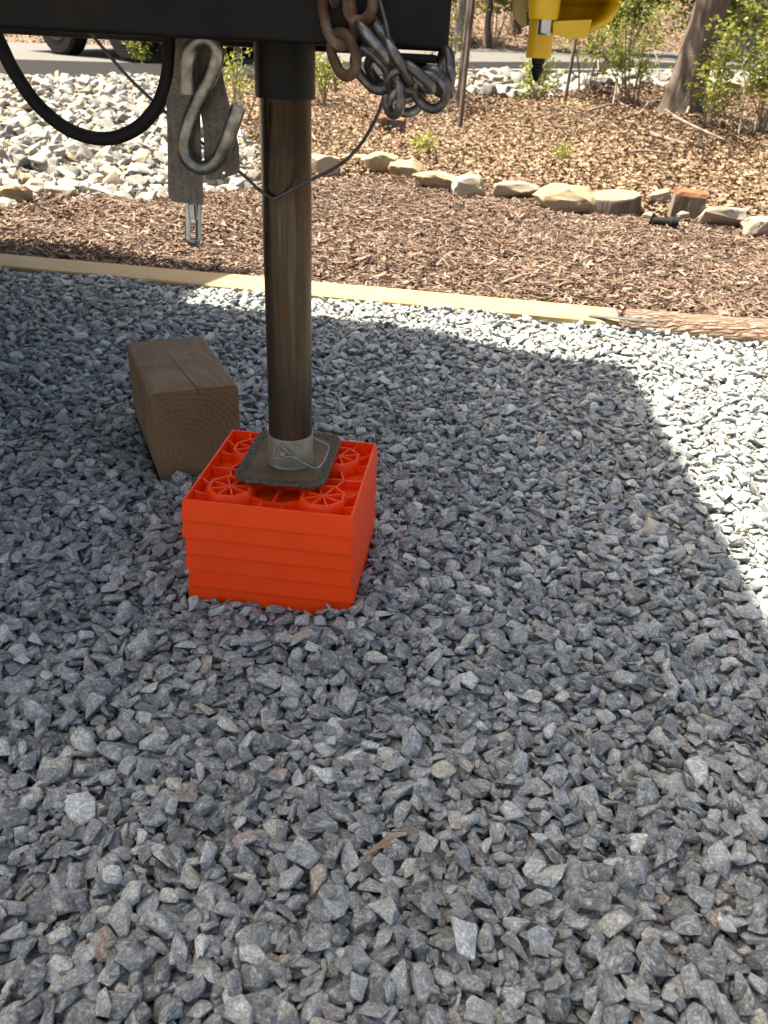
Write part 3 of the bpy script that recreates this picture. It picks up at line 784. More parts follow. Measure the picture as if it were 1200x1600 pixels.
# foot plate: flat centre, gritty raised rim
def rrect(hx, hy, r, n=6):
    P = []
    for cx, cy, a0 in ((hx - r, hy - r, 0), (-hx + r, hy - r, 90), (-hx + r, -hy + r, 180), (hx - r, -hy + r, 270)):
        for k in range(n + 1):
            a = math.radians(a0 + 90 * k / n); P.append((cx + r * math.cos(a), cy + r * math.sin(a)))
    return P
FT = Matrix.Translation((-0.131, 0.974, 0)) @ Matrix.Rotation(math.radians(-5), 4, 'Z')
def plate_rings(rings):
    V = []; F = []; n = None
    for (hx, hy, r, z) in rings:
        P = rrect(hx, hy, r); n = len(P); V += [FT @ Vector((p[0], p[1], z)) for p in P]
    for i in range(len(rings) - 1):
        for k in range(n): F.append((i * n + k, i * n + (k + 1) % n, (i + 1) * n + (k + 1) % n, (i + 1) * n + k))
    return V, F, n
V, F, n = plate_rings([(0.049, 0.068, 0.018, 0.1400), (0.049, 0.068, 0.018, 0.1455)])
F += [tuple(range(n, 2 * n))[::1], tuple(range(n))[::-1]]
foot = link('foot_plate', mesh_from('foot_plate', V, F, M['foot']), TR)
V, F, n = plate_rings([(0.0485, 0.0675, 0.018, 0.1462), (0.0560, 0.077, 0.021, 0.1484), (0.0596, 0.0812, 0.023, 0.1478), (0.0602, 0.0818, 0.023, 0.1462), (0.0590, 0.0805, 0.023, 0.1435)])
rim = link('rim', mesh_from('rim', V, F, M['foot_edge'], True), foot)
bm = bmesh.new(); bm.from_mesh(rim.data); bmesh.ops.subdivide_edges(bm, edges=bm.edges, cuts=5, use_grid_fill=True)
for v in bm.verts: v.co.z += 0.0004 * noise.noise(v.co * 420) ; v.co.x += 0.0002 * noise.noise(v.co * 300)
bm.to_mesh(rim.data); bm.free()
cl = G().lathe([(0.0315, 0.146), (0.0305, 0.1485), (0.0300, 0.152), (0.0302, 0.186), (0.0297, 0.1875), (0.0284, 0.1875)], (JX, JY, 0), 48, False).obj('collar', M['collar'], foot, smooth=True, sharp=50)
P = [at(453, 711, .928), at(436, 696, .930), at(428, 714, .928), at(440, 716, .926), at(457, 714, .925), at(495, 731.5, .932), at(513, 699, .968), at(490, 685, .975)]
G().tube(curve(P, 64), 0.0014, 8).obj('snap_pin', M['galv'], foot, smooth=True)
G().tube([at(442, 709, .937), at(442, 709, .925)], 0.0035, 12).obj('pin_head', M['galv'], foot, smooth=True, sharp=40)
# unseen body at the left and an added box, shaped to cast the gravel's shadow
K = 1 / math.tan(SUN_EL)
def up_from_shadow(p, z): return (p[0] - SUN_DIR[0] * K * z, p[1] - SUN_DIR[1] * K * z)
zt = 2.1
SZ = .014
fr = up_from_shadow(gz(985, 571, SZ), zt - SZ); nr_ = up_from_shadow(gz(1200, 960, SZ), zt - SZ)
yn = 0.57
xn = fr[0] + (nr_[0] - fr[0]) * (yn - fr[1]) / (nr_[1] - fr[1])
G().prism([fr, (-6.2, fr[1] + 0.83), (-6.2, yn), (xn, yn)], 0.743, zt).obj('body_shell', M['siding'], TR)
G().prism([(fr[0] + .0, fr[1] - .05), (-6.1, fr[1] + 0.75), (-6.1, yn + .05), (xn - .05, yn + .05)], 0.675, 0.74).obj('floor_frame', M['black_paint'], TR)
zs = 1.98
a1 = up_from_shadow(gz(416, 425, .01), zs - .01); a2 = up_from_shadow(gz(288, 476, SZ), zs - SZ)
G().prism([a1, (-4.6, a1[1] + .45), (-4.6, fr[1] + .64), (a2[0] - .05, fr[1] + .02 + (fr[0] - a2[0]) * .15), a2], 0.68, zs).obj('slide_out', M['siding'], TR)  # added box out of view, outlined from the shadow it has to cast
for yy in (.72, 2.6):
    for xx in (-3.6, -4.45):
        g = G().lathe([(.17, -.1), (.30, -.1), (.335, -.07), (.335, .07), (.30, .1), (.17, .1)], (0, 0, 0), 32, True, Matrix.Translation((xx, yy, .335)) @ Matrix.Rotation(math.radians(90), 4, 'X'))
        w = g.obj('wheel', M['black_rubber'], TR, smooth=True, sharp=40)
        G().lathe([(.05, -.105), (.16, -.09), (.165, .09), (.05, .105)], (0, 0, 0), 24, True, Matrix.Translation((xx, yy, .335)) @ Matrix.Rotation(math.radians(90), 4, 'X')).obj('rim', M['galv'], w, smooth=True, sharp=40)

# ------------------------------------------------------------------ cord, cable, hook, tags
P = [at(-60, -30, .93), at(-28, 12, .93), at(0, 68, .93), at(22, 112, .935), at(60, 165, .94), at(110, 204, .945), at(165, 217, .95), at(213, 201, .95), at(246, 165, .95), at(261, 122, .95), at(265, 80, .95), at(266, 40, .95)]
cord = G().tube(curve(P, 90), 0.0071, 14).obj('power_cord', M['black_rubber'], smooth=True)
tag(cord, 'thick black cord drooping in a loop under the tongue', 'cord')
P = [at(112, 20, .97), at(135, 45, .97), at(150, 62, .97), at(200, 120, .97), at(255, 172, .97), at(318, 225, .968), at(376, 270, .956), at(404, 296, .945), at(424, 309, .935), at(433, 309, .932),
     at(460, 294, .929), at(488, 280, .92), at(530, 258, .90), at(560, 230, .885), at(585, 190, .865), at(600, 150, .85), at(608, 100, .834), at(607, 60, .828), at(600, 25, .83), at(588, -10, .835), at(570, -50, .84)]
cab = G().tube(curve(P, 160), 0.0018, 8).obj('breakaway_cable', M['cable'], smooth=True)
tag(cab, 'thin grey breakaway cable hanging across the jack post', 'cable')
HP = [(291.5, 145), (292, 118), (293, 95), (299, 72), (316, 60), (331, 66), (338.5, 82), (336, 101), (326, 126), (310, 157), (296, 190), (287.5, 226), (295, 251), (315, 262.5), (335, 255), (350, 231), (362, 199), (373, 166)]
P = [at(x, y, .930 - .006 * math.sin(i * .45)) for i, (x, y) in enumerate(HP)]
hk = G().tube(curve(P, 110), 0.0077, 18).obj('s_hook', M['hook_steel'], smooth=True, sharp=50)
tag(hk, 'heavy grey steel S-hook hanging under the tongue left of the jack', 'hook')
def flat_tag(name, poly, hole, Y, lab, lean=0.0):
    Q = [at(x, y, Y) for x, y in poly]
    hc = at(*hole, Y); bm = bmesh.new()
    def loop(pts):
        vs = [bm.verts.new(p) for p in pts]
        return [bm.edges.new((vs[i], vs[(i + 1) % len(vs)])) for i in range(len(vs))]
    es = loop(Q) + loop([(hc[0] + .0017 * math.cos(a), Y, hc[2] + .0017 * math.sin(a)) for a in np.linspace(0, 2 * math.pi, 10, endpoint=False)])
    bmesh.ops.triangle_fill(bm, use_beauty=True, edges=es)
    r = bmesh.ops.extrude_face_region(bm, geom=list(bm.faces))
    for v in [e for e in r['geom'] if isinstance(e, bmesh.types.BMVert)]: v.co.y += .0016
    bmesh.ops.recalc_face_normals(bm, faces=bm.faces)
    x0 = min(q[0] for q in Q); zm = max(q[2] for q in Q)
    for v in bm.verts: v.co.y += lean * (v.co.x - x0)
    me = bpy.data.meshes.new(name); bm.to_mesh(me); bm.free(); me.materials.append(M['tag_metal'])
    return tag(link(name, me), lab, 'tag', 'metal tags under the tongue')
flat_tag('metal_tag', [(257, 60), (259, 130), (261, 200), (262, 262), (262.5, 300), (264, 309), (269, 314), (277, 316), (317, 321), (316.5, 300), (314, 240), (312, 190), (310, 130), (308, 60)], (292, 312.5), .946,
         'long dull stamped metal tag hanging straight down behind the S-hook', 0.05)
flat_tag('metal_tag', [(296, 60), (318, 205), (319, 250), (322, 279), (329, 282.5), (352, 278), (371, 271), (374.5, 264), (373, 230), (366, 195), (355, 150), (346, 110), (340, 60)], (350, 271), .953,
         'tilted dull stamped metal tag hanging closest to the jack post', 0.0)
# quick link below the long tag
QL = thing('quick_link', 'shiny zinc quick link hanging below the long metal tag', 'quick link', at(302, 382, .955))
P = []
for k in range(40):
    a = 2 * math.pi * k / 40; cx, cy = 302 + 8.2 * math.cos(a), (372 if math.sin(a) > 0 else 290) + 8.2 * math.sin(a)
    P.append(at(cx, cy, .964 + .006 * math.cos(a)))
G().tube(P, 0.0034, 10, True).obj('loop', M['zinc'], QL, smooth=True)
p = at(296.5, 331, .956); hexa = [(0.0054 * math.cos(a), 0.0054 * math.sin(a)) for a in np.linspace(0, 2 * math.pi, 6, endpoint=False)]
g = G(); g.prism(hexa, -.0085, .0085); g.V = [(v[0] + p[0] + .0035, v[1] + p[1], v[2] + p[2]) for v in g.V]
g.obj('nut', M['zinc'], QL, bevel=.0006)

# ------------------------------------------------------------------ safety chains
def link_mesh(name, mat, L=0.030, hw=0.0112, r=0.0042):
    path = []
    for k in range(13): a = math.pi * k / 12 - math.pi / 2; path.append((L / 2 - hw + hw * math.cos(a) + .0, hw * math.sin(a), 0))
    for k in range(13): a = math.pi * k / 12 + math.pi / 2; path.append((-L / 2 + hw + hw * math.cos(a), hw * math.sin(a), 0))
    return G().tube(path, r, 12, True).mesh(name, mat, smooth=True)
LK = {'r': link_mesh('rusty_link', M['chain_rust']), 's': link_mesh('steel_link', M['chain_steel'])}
def chain(label, rows):
    e = thing('safety_chain', label, 'chain', at(rows[0][0], rows[0][1], rows[0][4]), 'safety chains hung under the tongue end')
    inv = parent_world(e).inverted(); LL = 0.0312
    for i, (x1, y1, x2, y2, Y, roll, kind) in enumerate(rows):
        a, b_ = Vector(at(x1, y1, Y)), Vector(at(x2, y2, Y)); d = b_ - a; l = d.length; ln = LL * (1.16 if kind == 'r' else 1.0)
        if l < ln * .98:
            d.y = math.sqrt(ln * ln - l * l) * (0.6 if i % 2 else -0.6)
        d.normalize(); mid = (a + b_) / 2
        z = Vector((0, -1, 0)); z = (z - d * z.dot(d)).normalized(); y = z.cross(d)
        R = Matrix((d, y, z)).transposed().to_4x4() @ Matrix.Rotation(math.radians(roll), 4, 'X')
        sx = max(1.0, l / ln) * ln / 0.030
        o = bpy.data.objects.new('link', LK[kind]); COL.objects.link(o); o.parent = e; o.matrix_parent_inverse = inv
        o.matrix_basis = Matrix.Translation(mid) @ R @ Matrix.Diagonal((sx, 1.16 if kind == 'r' else 1.05, 1.1, 1))
chain('rusty brown chain drooping from the tongue into a heap of links', [
    (517, -62, 524, -8, .838, 80, 'r'), (520, -20, 538, 68, .842, 8, 'r'), (524, 58, 550, 112, .838, 35, 'r'), (558, 84, 604, 136, .842, 25, 's'), (613, 122, 617, 178, .836, 55, 's'),
    (616, 152, 654, 164, .846, 30, 's'), (652, 128, 692, 160, .838, 10, 's'), (674, 112, 696, 146, .850, 60, 's'), (695, 80, 700, 134, .858, 72, 's')])
chain('dark steel chain slanting tight across the tongue face above the heap of links', [
    (556, -40, 566, 32, .836, 25, 'r'), (560, 40, 604, 94, .830, 82, 's'), (576, 28, 610, 74, .846, 78, 's'), (584, 92, 610, 134, .850, 40, 's'), (602, 66, 638, 126, .834, 80, 's'), (618, 116, 642, 148, .842, 15, 's'), (634, 104, 674, 138, .830, 78, 's')])

# ------------------------------------------------------------------ yellow coupler lock
YL = thing('coupler_lock', 'yellow coupler lock with a silver pin hanging off the tongue end', 'lock', at(842, 128, .885))
def ycyl(px0, px1, y0, y1, Y, prof=None):
    c0, c1 = at((px0 + px1) / 2, y0, Y), at((px0 + px1) / 2 - 1, y1, Y)
    r = abs(at(px1, y1, Y)[0] - at(px0, y1, Y)[0]) / 2
    return c0, c1, r
c0, c1, r = ycyl(826, 873, -60, 31, .868)
g = G().lathe([(r * .55, c1[2] + .004), (r * .6, c1[2]), (r * .93, c1[2]), (r, c1[2] + .003), (r, c0[2])], (c1[0], c1[1], 0), 32); g.obj('lock_barrel', M['yellow'], YL, smooth=True, sharp=45)
c0, c1, r = ycyl(839, 863, 20, 55, .868)
G().lathe([(r * .8, c1[2]), (r, c1[2] + .002), (r, c0[2])], (c1[0], c1[1], 0), 24).obj('lock_pin', M['zinc'], YL, smooth=True, sharp=45)
c0, c1, r = ycyl(822, 861, -60, 91, .905)
post = G().lathe([(r * .5, c1[2] + .002), (r * .62, c1[2]), (r * .96, c1[2]), (r, c1[2] + .002), (r, c0[2])], (c1[0], c1[1], 0), 32).obj('post', M['yellow'], YL, smooth=True, sharp=45)
s0, s1, _ = ycyl(822, 861, 92, 128, .905); zz = s0[2]; hgt = s0[2] - s1[2]
G().lathe([(.0002, zz - hgt), (.0022, zz - hgt * .93), (.0062, zz - hgt * .5), (.0066, zz - hgt * .42), (.0048, zz - hgt * .36), (.0050, zz - hgt * .26), (.0064, zz - hgt * .2), (.0068, zz + .001), (.0030, zz + .006)], (s0[0], s0[1], 0), 20).obj('spike', M['black_paint'], post, smooth=True, sharp=35)
# cupped hood right of the barrel: half shell, open towards the viewer
V = []; F = []; nu, nv = 20, 6
cc = at(890, 3, .90)
for j in range(nv):
    for i in range(nu):
        a = 2 * math.pi * i / (nu - 1); rx, rz = .036, .021
        fl = [(1.0, -.030), (1.0, .0), (.97, .020), (.80, .034), (.45, .040), (.0, .041)][j]
        V.append((cc[0] + rx * fl[0] * math.cos(a) * (1.0 if j else 1.07), cc[1] + fl[1], cc[2] + rz * fl[0] * math.sin(a) * (1.0 if j else 1.07)))
for j in range(nv - 1):
    for i in range(nu - 1): F.append((j * nu + i, j * nu + i + 1, (j + 1) * nu + i + 1, (j + 1) * nu + i))
hood = link('hood', mesh_from('hood', V, F, M['yellow'], True), YL)
md = hood.modifiers.new('thickness', 'SOLIDIFY'); md.thickness = .004
q = [at(x, y, .862) for x, y in ((864, 33), (926, 30), (917, 59), (900, 60.5), (864, 54))]
g = G(); V = [tuple(p) for p in q] + [(p[0], p[1] + .006, p[2]) for p in q]; n = 5
g.add(V, [tuple(range(n)), tuple(range(2 * n - 1, n - 1, -1))] + [(i, i + n, (i + 1) % n + n, (i + 1) % n) for i in range(n)]); g.obj('flange', M['yellow'], YL, bevel=.0012)
q = [at(x, y, .918) for x, y in ((799, -40), (823, -40), (823, 42), (812, 38), (803, 26))]
g = G(); V = [tuple(p) for p in q] + [(p[0], p[1] + .008, p[2]) for p in q]
g.add(V, [tuple(range(n)), tuple(range(2 * n - 1, n - 1, -1))] + [(i, i + n, (i + 1) % n + n, (i + 1) % n) for i in range(n)]); g.obj('side_plate', M['yellow_worn'], YL, bevel=.001)

# ------------------------------------------------------------------ orange leveling blocks
def frame_ring(g, ho, hi_, z0, z1, fl=0.0):
    V = []
    for (h, z) in ((ho + fl, z0), (ho, z1), (hi_, z1), (hi_, z0)):
        V += [(-h, -h, z), (h, -h, z), (h, h, z), (-h, h, z)]
    F = []
    for i in range(4):
        j = (i + 1) % 4
        for k in range(4): l = (k + 1) % 4; F.append((i * 4 + k, i * 4 + l, j * 4 + l, j * 4 + k))
    g.add(V, F)
def octa(g, cx, cy, r0, r1, z0, z1, t, rot=22.5):
    V = []
    for (r, z) in ((r0, z0), (r1, z1), (r1 - t, z1), (r1 - t, z0)):
        for k in range(8):
            a = math.radians(rot + 45 * k); V.append((cx + r * math.cos(a), cy + r * math.sin(a), z))
    F = []
    for i in range(4):
        j = (i + 1) % 4
        for k in range(8): l = (k + 1) % 8; F.append((i * 8 + k, i * 8 + l, j * 8 + l, j * 8 + k))
    g.add(V, F)
def rib(g, p, q, z0, z1, t=.0024):
    d = Vector((q[0] - p[0], q[1] - p[1], 0)); n = Vector((-d.y, d.x, 0)).normalized() * t / 2
    za, zb = z1 if hasattr(z1, '__len__') else (z1, z1)
    V = [(p[0] - n.x, p[1] - n.y, z0), (q[0] - n.x, q[1] - n.y, z0), (q[0] + n.x, q[1] + n.y, z0), (p[0] + n.x, p[1] + n.y, z0),
         (p[0] - n.x, p[1] - n.y, za), (q[0] - n.x, q[1] - n.y, zb), (q[0] + n.x, q[1] + n.y, zb), (p[0] + n.x, p[1] + n.y, za)]
    g.add(V, [(3, 2, 1, 0), (4, 5, 6, 7), (0, 1, 5, 4), (1, 2, 6, 5), (2, 3, 7, 6), (3, 0, 4, 7)])
HT = .029
shell = G(); frame_ring(shell, .1064, .1036, .0, HT, .0036); shell.box(-.1033, .1033, -.1033, .1033, .0068, .0085)
shell_me = shell.mesh('shell', M['orange'], bevel=.0006, segs=1)
pegs = []
for sx in (-1, 1):
    for sy in (-1, 1):
        g = G(); cx, cy = sx * .0605, sy * .0580
        octa(g, cx, cy, .0345, .0295, .0086, HT - .0008, .0030)
        g.prism([(cx + .0272 * math.cos(math.radians(22.5 + 45 * k)), cy + .0272 * math.sin(math.radians(22.5 + 45 * k))) for k in range(8)], .0150, .0170)
        for k in range(8):
            a = math.radians(22.5 + 45 * k); rib(g, (cx, cy), (cx + .0272 * math.cos(a), cy + .0272 * math.sin(a)), .0171, HT - .0016)
        pegs.append(g.mesh('peg', M['orange'], bevel=.0005, segs=1))
g = G()
octa(g, 0, 0, .0270, .0240, .0086, HT - .004, .0020, 0)
for sx in (-1, 1):
    for sy in (-1, 1):
        cx, cy = sx * .0605, sy * .0580
        for da in (22.5, -22.5):
            for base_a, tgt in ((0 if sx > 0 else 180, 'x'), (90 if sy > 0 else 270, 'y')):
                a = math.radians(base_a + da); p = (cx + .031 * math.cos(a), cy + .031 * math.sin(a))
                t_ = ((sx * .1032 - p[0]) / math.cos(a)) if tgt == 'x' else ((sy * .1032 - p[1]) / math.sin(a))
                q = (p[0] + t_ * math.cos(a), p[1] + t_ * math.sin(a)); q = (max(-.1032, min(.1032, q[0])), max(-.1032, min(.1032, q[1])))
                rib(g, p, q, .0087, (HT - .010, HT - .003))
        a = math.atan2(-cy, -cx); p = (cx + .031 * math.cos(a), cy + .031 * math.sin(a)); rib(g, p, (-.024 * math.cos(a), -.024 * math.sin(a)), .0087, HT - .010)
for (p, q) in (((-.030, -.067), (-.012, -.078)), ((.030, -.067), (.012, -.078)), ((-.012, -.078), (.012, -.078)), ((-.012, -.078), (-.018, -.1032)), ((.012, -.078), (.018, -.1032)), ((0, -.026), (0, -.078)),
               ((-.030, .067), (-.012, .078)), ((.030, .067), (.012, .078)), ((-.012, .078), (.012, .078)), ((-.012, .078), (-.018, .1032)), ((.012, .078), (.018, .1032)), ((0, .026), (0, .078)),
               ((-.068, -.028), (-.078, 0)), ((-.068, .028), (-.078, 0)), ((-.078, 0), (-.1032, 0)), ((-.078, 0), (-.025, 0)), ((.068, -.028), (.078, 0)), ((.068, .028), (.078, 0)), ((.078, 0), (.1032, 0)), ((.078, 0), (.025, 0))):
    rib(g, p, q, .0087, HT - .008)
g.box(-.1030, .1030, -.1030, .1030, .0086, .0092)
ribs_me = g.mesh('ribs', M['orange'])
ORD = ['bottom', 'second from the bottom', 'third from the bottom', 'third from the top', 'second from the top', 'top']
JIT = [(0, 0, 0), (.0012, -.0008, .3), (-.0006, .0010, -.25), (.0008, .0005, .3), (-.0010, 0, -.2), (0, 0, 0)]
for i in range(NB):
    if i == NB - 1: lab = 'topmost orange plastic leveling block with open ribbed top under the jack foot'
    elif i == 0: lab = 'lowest orange plastic leveling block of the stack, half buried in gravel'
    else: lab = f'orange plastic leveling block, {ORD[i]} of the stack of six'
    jx, jy, jr = JIT[i]
    e = thing('leveling_block', lab, 'leveling block', (STK[0] + jx, STK[1] + jy, STK_BOT + i * PITCHZ), 'orange leveling blocks stacked under the jack', STK_YAW + math.radians(jr))
    for nm, me in [('shell', shell_me)] + [('peg', m_) for m_ in pegs] + [('ribs', ribs_me)]:
        if i < NB - 1 and nm != 'shell': continue
        o = bpy.data.objects.new(nm, me); COL.objects.link(o); o.parent = e

# ------------------------------------------------------------------ wood block
def wood_block():
    W, L, H0 = WB_W, WB_L, 0.168; V = []; F = []; prof_n = None
    st_ = np.linspace(0, L, 15)
    for x in st_:
        t = x / L; wob = .0008 * math.sin(x * 60); cpos = W * (.46 + .17 * t); dep = .012 * max(0, 1 - t / .82) ** .6; cw = .0011 * max(0.05, 1 - t / .85)
        e = .004
        # local y runs to the left of the block, z up
        P = [(e + .012, 0), (W - e - .010, 0), (W - .002, .016), (W, .03), (W + wob, H0 - e), (W - e, H0), (cpos + cw, H0), (cpos, H0 - dep), (cpos - cw, H0), (e, H0), (0, H0 - e), (0, .006)]
        V += [(x, p[0], p[1]) for p in P]; prof_n = len(P)
    n = prof_n
    for i in range(len(st_) - 1):
        for k in range(n): l = (k + 1) % n; F.append((i * n + k, i * n + l, (i + 1) * n + l, (i + 1) * n + k))
    F.append(tuple(range(n))[::-1]); F.append(tuple(range((len(st_) - 1) * n, len(st_) * n)))
    me = mesh_from('wood_block', V, F, M['old_wood'])
    bm = bmesh.new(); bm.from_mesh(me); bmesh.ops.recalc_face_normals(bm, faces=bm.faces)
    es = [e for e in bm.edges if all(abs(v.co.x) < 1e-6 for v in e.verts) or all(abs(v.co.x - L) < 1e-6 for v in e.verts)]
    bmesh.ops.bevel(bm, geom=[e for e in es if max(v.co.z for v in e.verts) > H0 - .002 and abs(e.verts[0].co.z - e.verts[1].co.z) < .001], offset=.003, segments=2, affect='EDGES', clamp_overlap=True)
    bm.to_mesh(me); bm.free()
    return me
o = link('wood_block', wood_block())
# local x along the length (away), local y to the left; put the front right corner at its place
ca, sa = math.cos(WB_YAW), math.sin(WB_YAW)
frx, fry = WB_P[0] + ca * WB_W, WB_P[1] + sa * WB_W
o.matrix_world = Matrix(((-sa, -ca, 0, frx), (ca, -sa, 0, fry), (0, 0, 1, WB_TOP - .168), (0, 0, 0, 1)))
tag(o, 'cracked brown timber offcut lying on the gravel behind the orange blocks', 'wood block')

# ------------------------------------------------------------------ edging timber, log, strap
ang = math.atan2(tdir[1], tdir[0])
g = G(); LEN = float(np.linalg.norm(TIM_B - TIM_A)); W6 = .135
n = 40; V = []; F = []
for i in range(n + 1):
    x = -2.6 + (LEN + 2.6) * i / n; w = .0015 * math.sin(i * 1.7)
    V += [(x, 0 + w, -.085), (x, W6 + w, -.085), (x, W6 + w, -.004), (x, W6 - .004 + w, .0), (x, .004 + w, 0), (x, 0 + w, -.004)]
for i in range(n):
    for k in range(6): l = (k + 1) % 6; F.append((6 * i + k, 6 * i + l, 6 * i + 6 + l, 6 * i + 6 + k))
F += [(0, 5, 4, 3, 2, 1), tuple(range(6 * n, 6 * n + 6))]
me = mesh_from('edging_timber', V, F, M['timber']); bm = bmesh.new(); bm.from_mesh(me); bmesh.ops.recalc_face_normals(bm, faces=bm.faces); bm.to_mesh(me); bm.free()
o = link('edging_timber', me); o.location = (TIM_A[0], TIM_A[1], 0.038); o.rotation_euler = (0, 0, ang)
tag(o, 'long pale yellow sawn timber edging between gravel and mulch', 'timber')
a, b_ = gz(921, 492.5, .041), gz(1027, 503, .060)
a[2] = .0405; b_[2] = .060
d = Vector(b_ - a); d.z = 0; T = Matrix.Translation(a) @ Matrix.Rotation(math.atan2(d.y, d.x), 4, 'Z') @ Matrix.Rotation(-math.atan2(.0195, d.length), 4, 'Y')
g = G().box(0, d.length, -.011, .011, -.001, .0018, T)
o = g.obj('metal_strap', M['galv'], bevel=.0005); tag(o, 'flat galvanized metal strap lying across the timber end and the log', 'strap')
la, lb = gz(985, 521, 0.0), gz(1200, 545, 0.0)
ld = (lb - la); ld[2] = 0; ld /= np.linalg.norm(ld); lnr = np.array([-ld[1], ld[0], 0])
V = []; F = []; n, m_ = 120, 40
for i in range(n):
    t = -0.02 + 1.7 * i / (n - 1); r = .044 + .008 * min(1, max(0, t / .4))
    c_ = la + ld * t + lnr * (r * .92) + np.array([0, 0, .008 + .004 * min(1, max(0, t / .4))])
    for k in range(m_):
        a = 2 * math.pi * k / m_; p = c_ + (lnr * math.cos(a) + np.array([0, 0, 1]) * math.sin(a)) * r
        q = Vector(p); dn = noise.fractal(Vector((q.x * 16, q.y * 55, q.z * 55)), .7, 2.0, 4)
        V.append(p + (lnr * math.cos(a) + np.array([0, 0, 1]) * math.sin(a)) * (.0030 * dn))
for i in range(n - 1):
    for k in range(m_): l = (k + 1) % m_; F.append((i * m_ + k, i * m_ + l, (i + 1) * m_ + l, (i + 1) * m_ + k))
F += [tuple(range(m_))[::-1], tuple(range((n - 1) * m_, n * m_))]
o = link('edging_log', mesh_from('edging_log', V, F, M['log_bark'], True, 60)); tag(o, 'brown bark-covered log continuing the edging right of the sawn timber', 'log')

# ------------------------------------------------------------------ stones and logs that edge the mulch bed
def gt(x, y, lift=0.0):
    """the point of the terrain seen at a photo position"""
    d = ray(x, y); t = 2.5
    for _ in range(4000):
        p = CAM + d * t
        if p[2] < float(ter(p[0], p[1])) + .03 + lift: return p
        t += 0.01
    return p
def edge_rock(cx, by, w, h, mat, label, seed, yaw=0.0, flat=None, dep=.62, cat='rock'):
    P = gz(cx, by, -.005); d = prj(P)[2]; a = w / 2 * d / FPX; b_ = dep * a
    c_ = max(.22 * a, (h * d / FPX - 2 * b_ * .17) / 2 / .97)
    if flat: c_ = flat * a
    me = stone_mesh('rock', M[mat], seed, (1, 1, 1), 24, .14, .10, 2, 6)
    o = link('edging_rock', me); c_ *= 1.15; o.location = (P[0], P[1] + b_ * .9, c_ * .66 + .006); o.scale = (a * 1.08, b_, c_); o.rotation_euler = (random.uniform(-.1, .1), random.uniform(-.1, .1), yaw)
    tag(o, label, cat, 'rocks edging the mulch bed'); return o
edge_rock(505, 277, 46, 36, 'palestone', 'pale grey edging rock half hidden just right of the jack post', 41)
edge_rock(553, 266, 46, 24, 'fieldstone', 'low tan edging rock left of the round tan one', 42)
edge_rock(593, 274, 58, 38, 'fieldstone', 'round tan edging boulder, roundest in the row', 43, dep=.8)
edge_rock(634, 281, 50, 30, 'fieldstone', 'small tan edging rock touching the right of the round boulder', 44)
edge_rock(640, 252, 22, 20, 'palestone', 'small white rock lying on the leaves behind the tan edging rocks', 45)
edge_rock(681, 297, 72, 28, 'fieldstone', 'long flat tan edging rock', 46)
edge_rock(733, 309, 52, 34, 'palestone', 'angular grey-tan edging rock with a dark front corner', 47)
edge_rock(806, 315, 68, 32, 'palestone', 'pale cream edging rock left of the big layered slab', 48)
edge_rock(884, 333, 92, 46, 'fieldstone', 'largest layered tan rock slab left of the sawn log round', 49, dep=.7)
edge_rock(1029, 328, 38, 30, 'fieldstone', 'small tan rock leaning between log round and red wood chunk', 50, .3)
edge_rock(1012, 345, 16, 12, 'palestone', 'pebble-sized tan stone left of the black spotlight', 51, flat=.6)
edge_rock(1066, 347, 20, 14, 'palestone', 'pebble-sized tan stone below the red wood chunk', 52, flat=.6)
edge_rock(1131, 358, 68, 34, 'palestone', 'smooth pale edging rock right of the red wood chunk', 53)
edge_rock(1192, 372, 52, 32, 'palestone', 'pale edging rock cut off by the right edge of the photo', 54)
edge_rock(91, 314, 48, 20, 'palestone', 'flat pale stone slab at the foot of the white rock bank', 55, flat=.36)
edge_rock(22, 322, 44, 30, 'fieldstone', 'tan boulder at the left foot of the white rock bank', 56)
# sawn log round
P = gz(962, 336, -.005); d = prj(P)[2]; R_ = 43 * d / FPX
LR = thing('log_round', 'short sawn log round with pale cut top among the edging rocks', 'log', (P[0], P[1] + R_, 0))
V = []; F = []; n = 40
for j, (f_, z) in enumerate([(1.04, -.03), (1.05, .02), (1.0, .045), (1.0, .062), (.95, .069)]):
    for k in range(n):
        a = 2 * math.pi * k / n; q = f_ * (1 + .05 * noise.noise(Vector((3 * math.cos(a), 3 * math.sin(a), z * 6))) + .025 * math.sin(13 * a))
        V.append((P[0] + R_ * q * math.cos(a), P[1] + R_ * .8 + R_ * .8 * q * math.sin(a), z + .015 * math.sin(a + 1) * (j > 2)))
for j in range(4):
    for k in range(n): l = (k + 1) % n; F.append((j * n + k, j * n + l, (j + 1) * n + l, (j + 1) * n + k))
link('bark', mesh_from('bark', V, F, M['bark'], True), LR)
top = V[4 * n:]; cen = tuple(np.mean(top, 0) + np.array([0, 0, .004]))
link('cut_face', mesh_from('cut_face', top + [cen], [(k, (k + 1) % n, n) for k in range(n)], M['cut_wood'], True), LR)
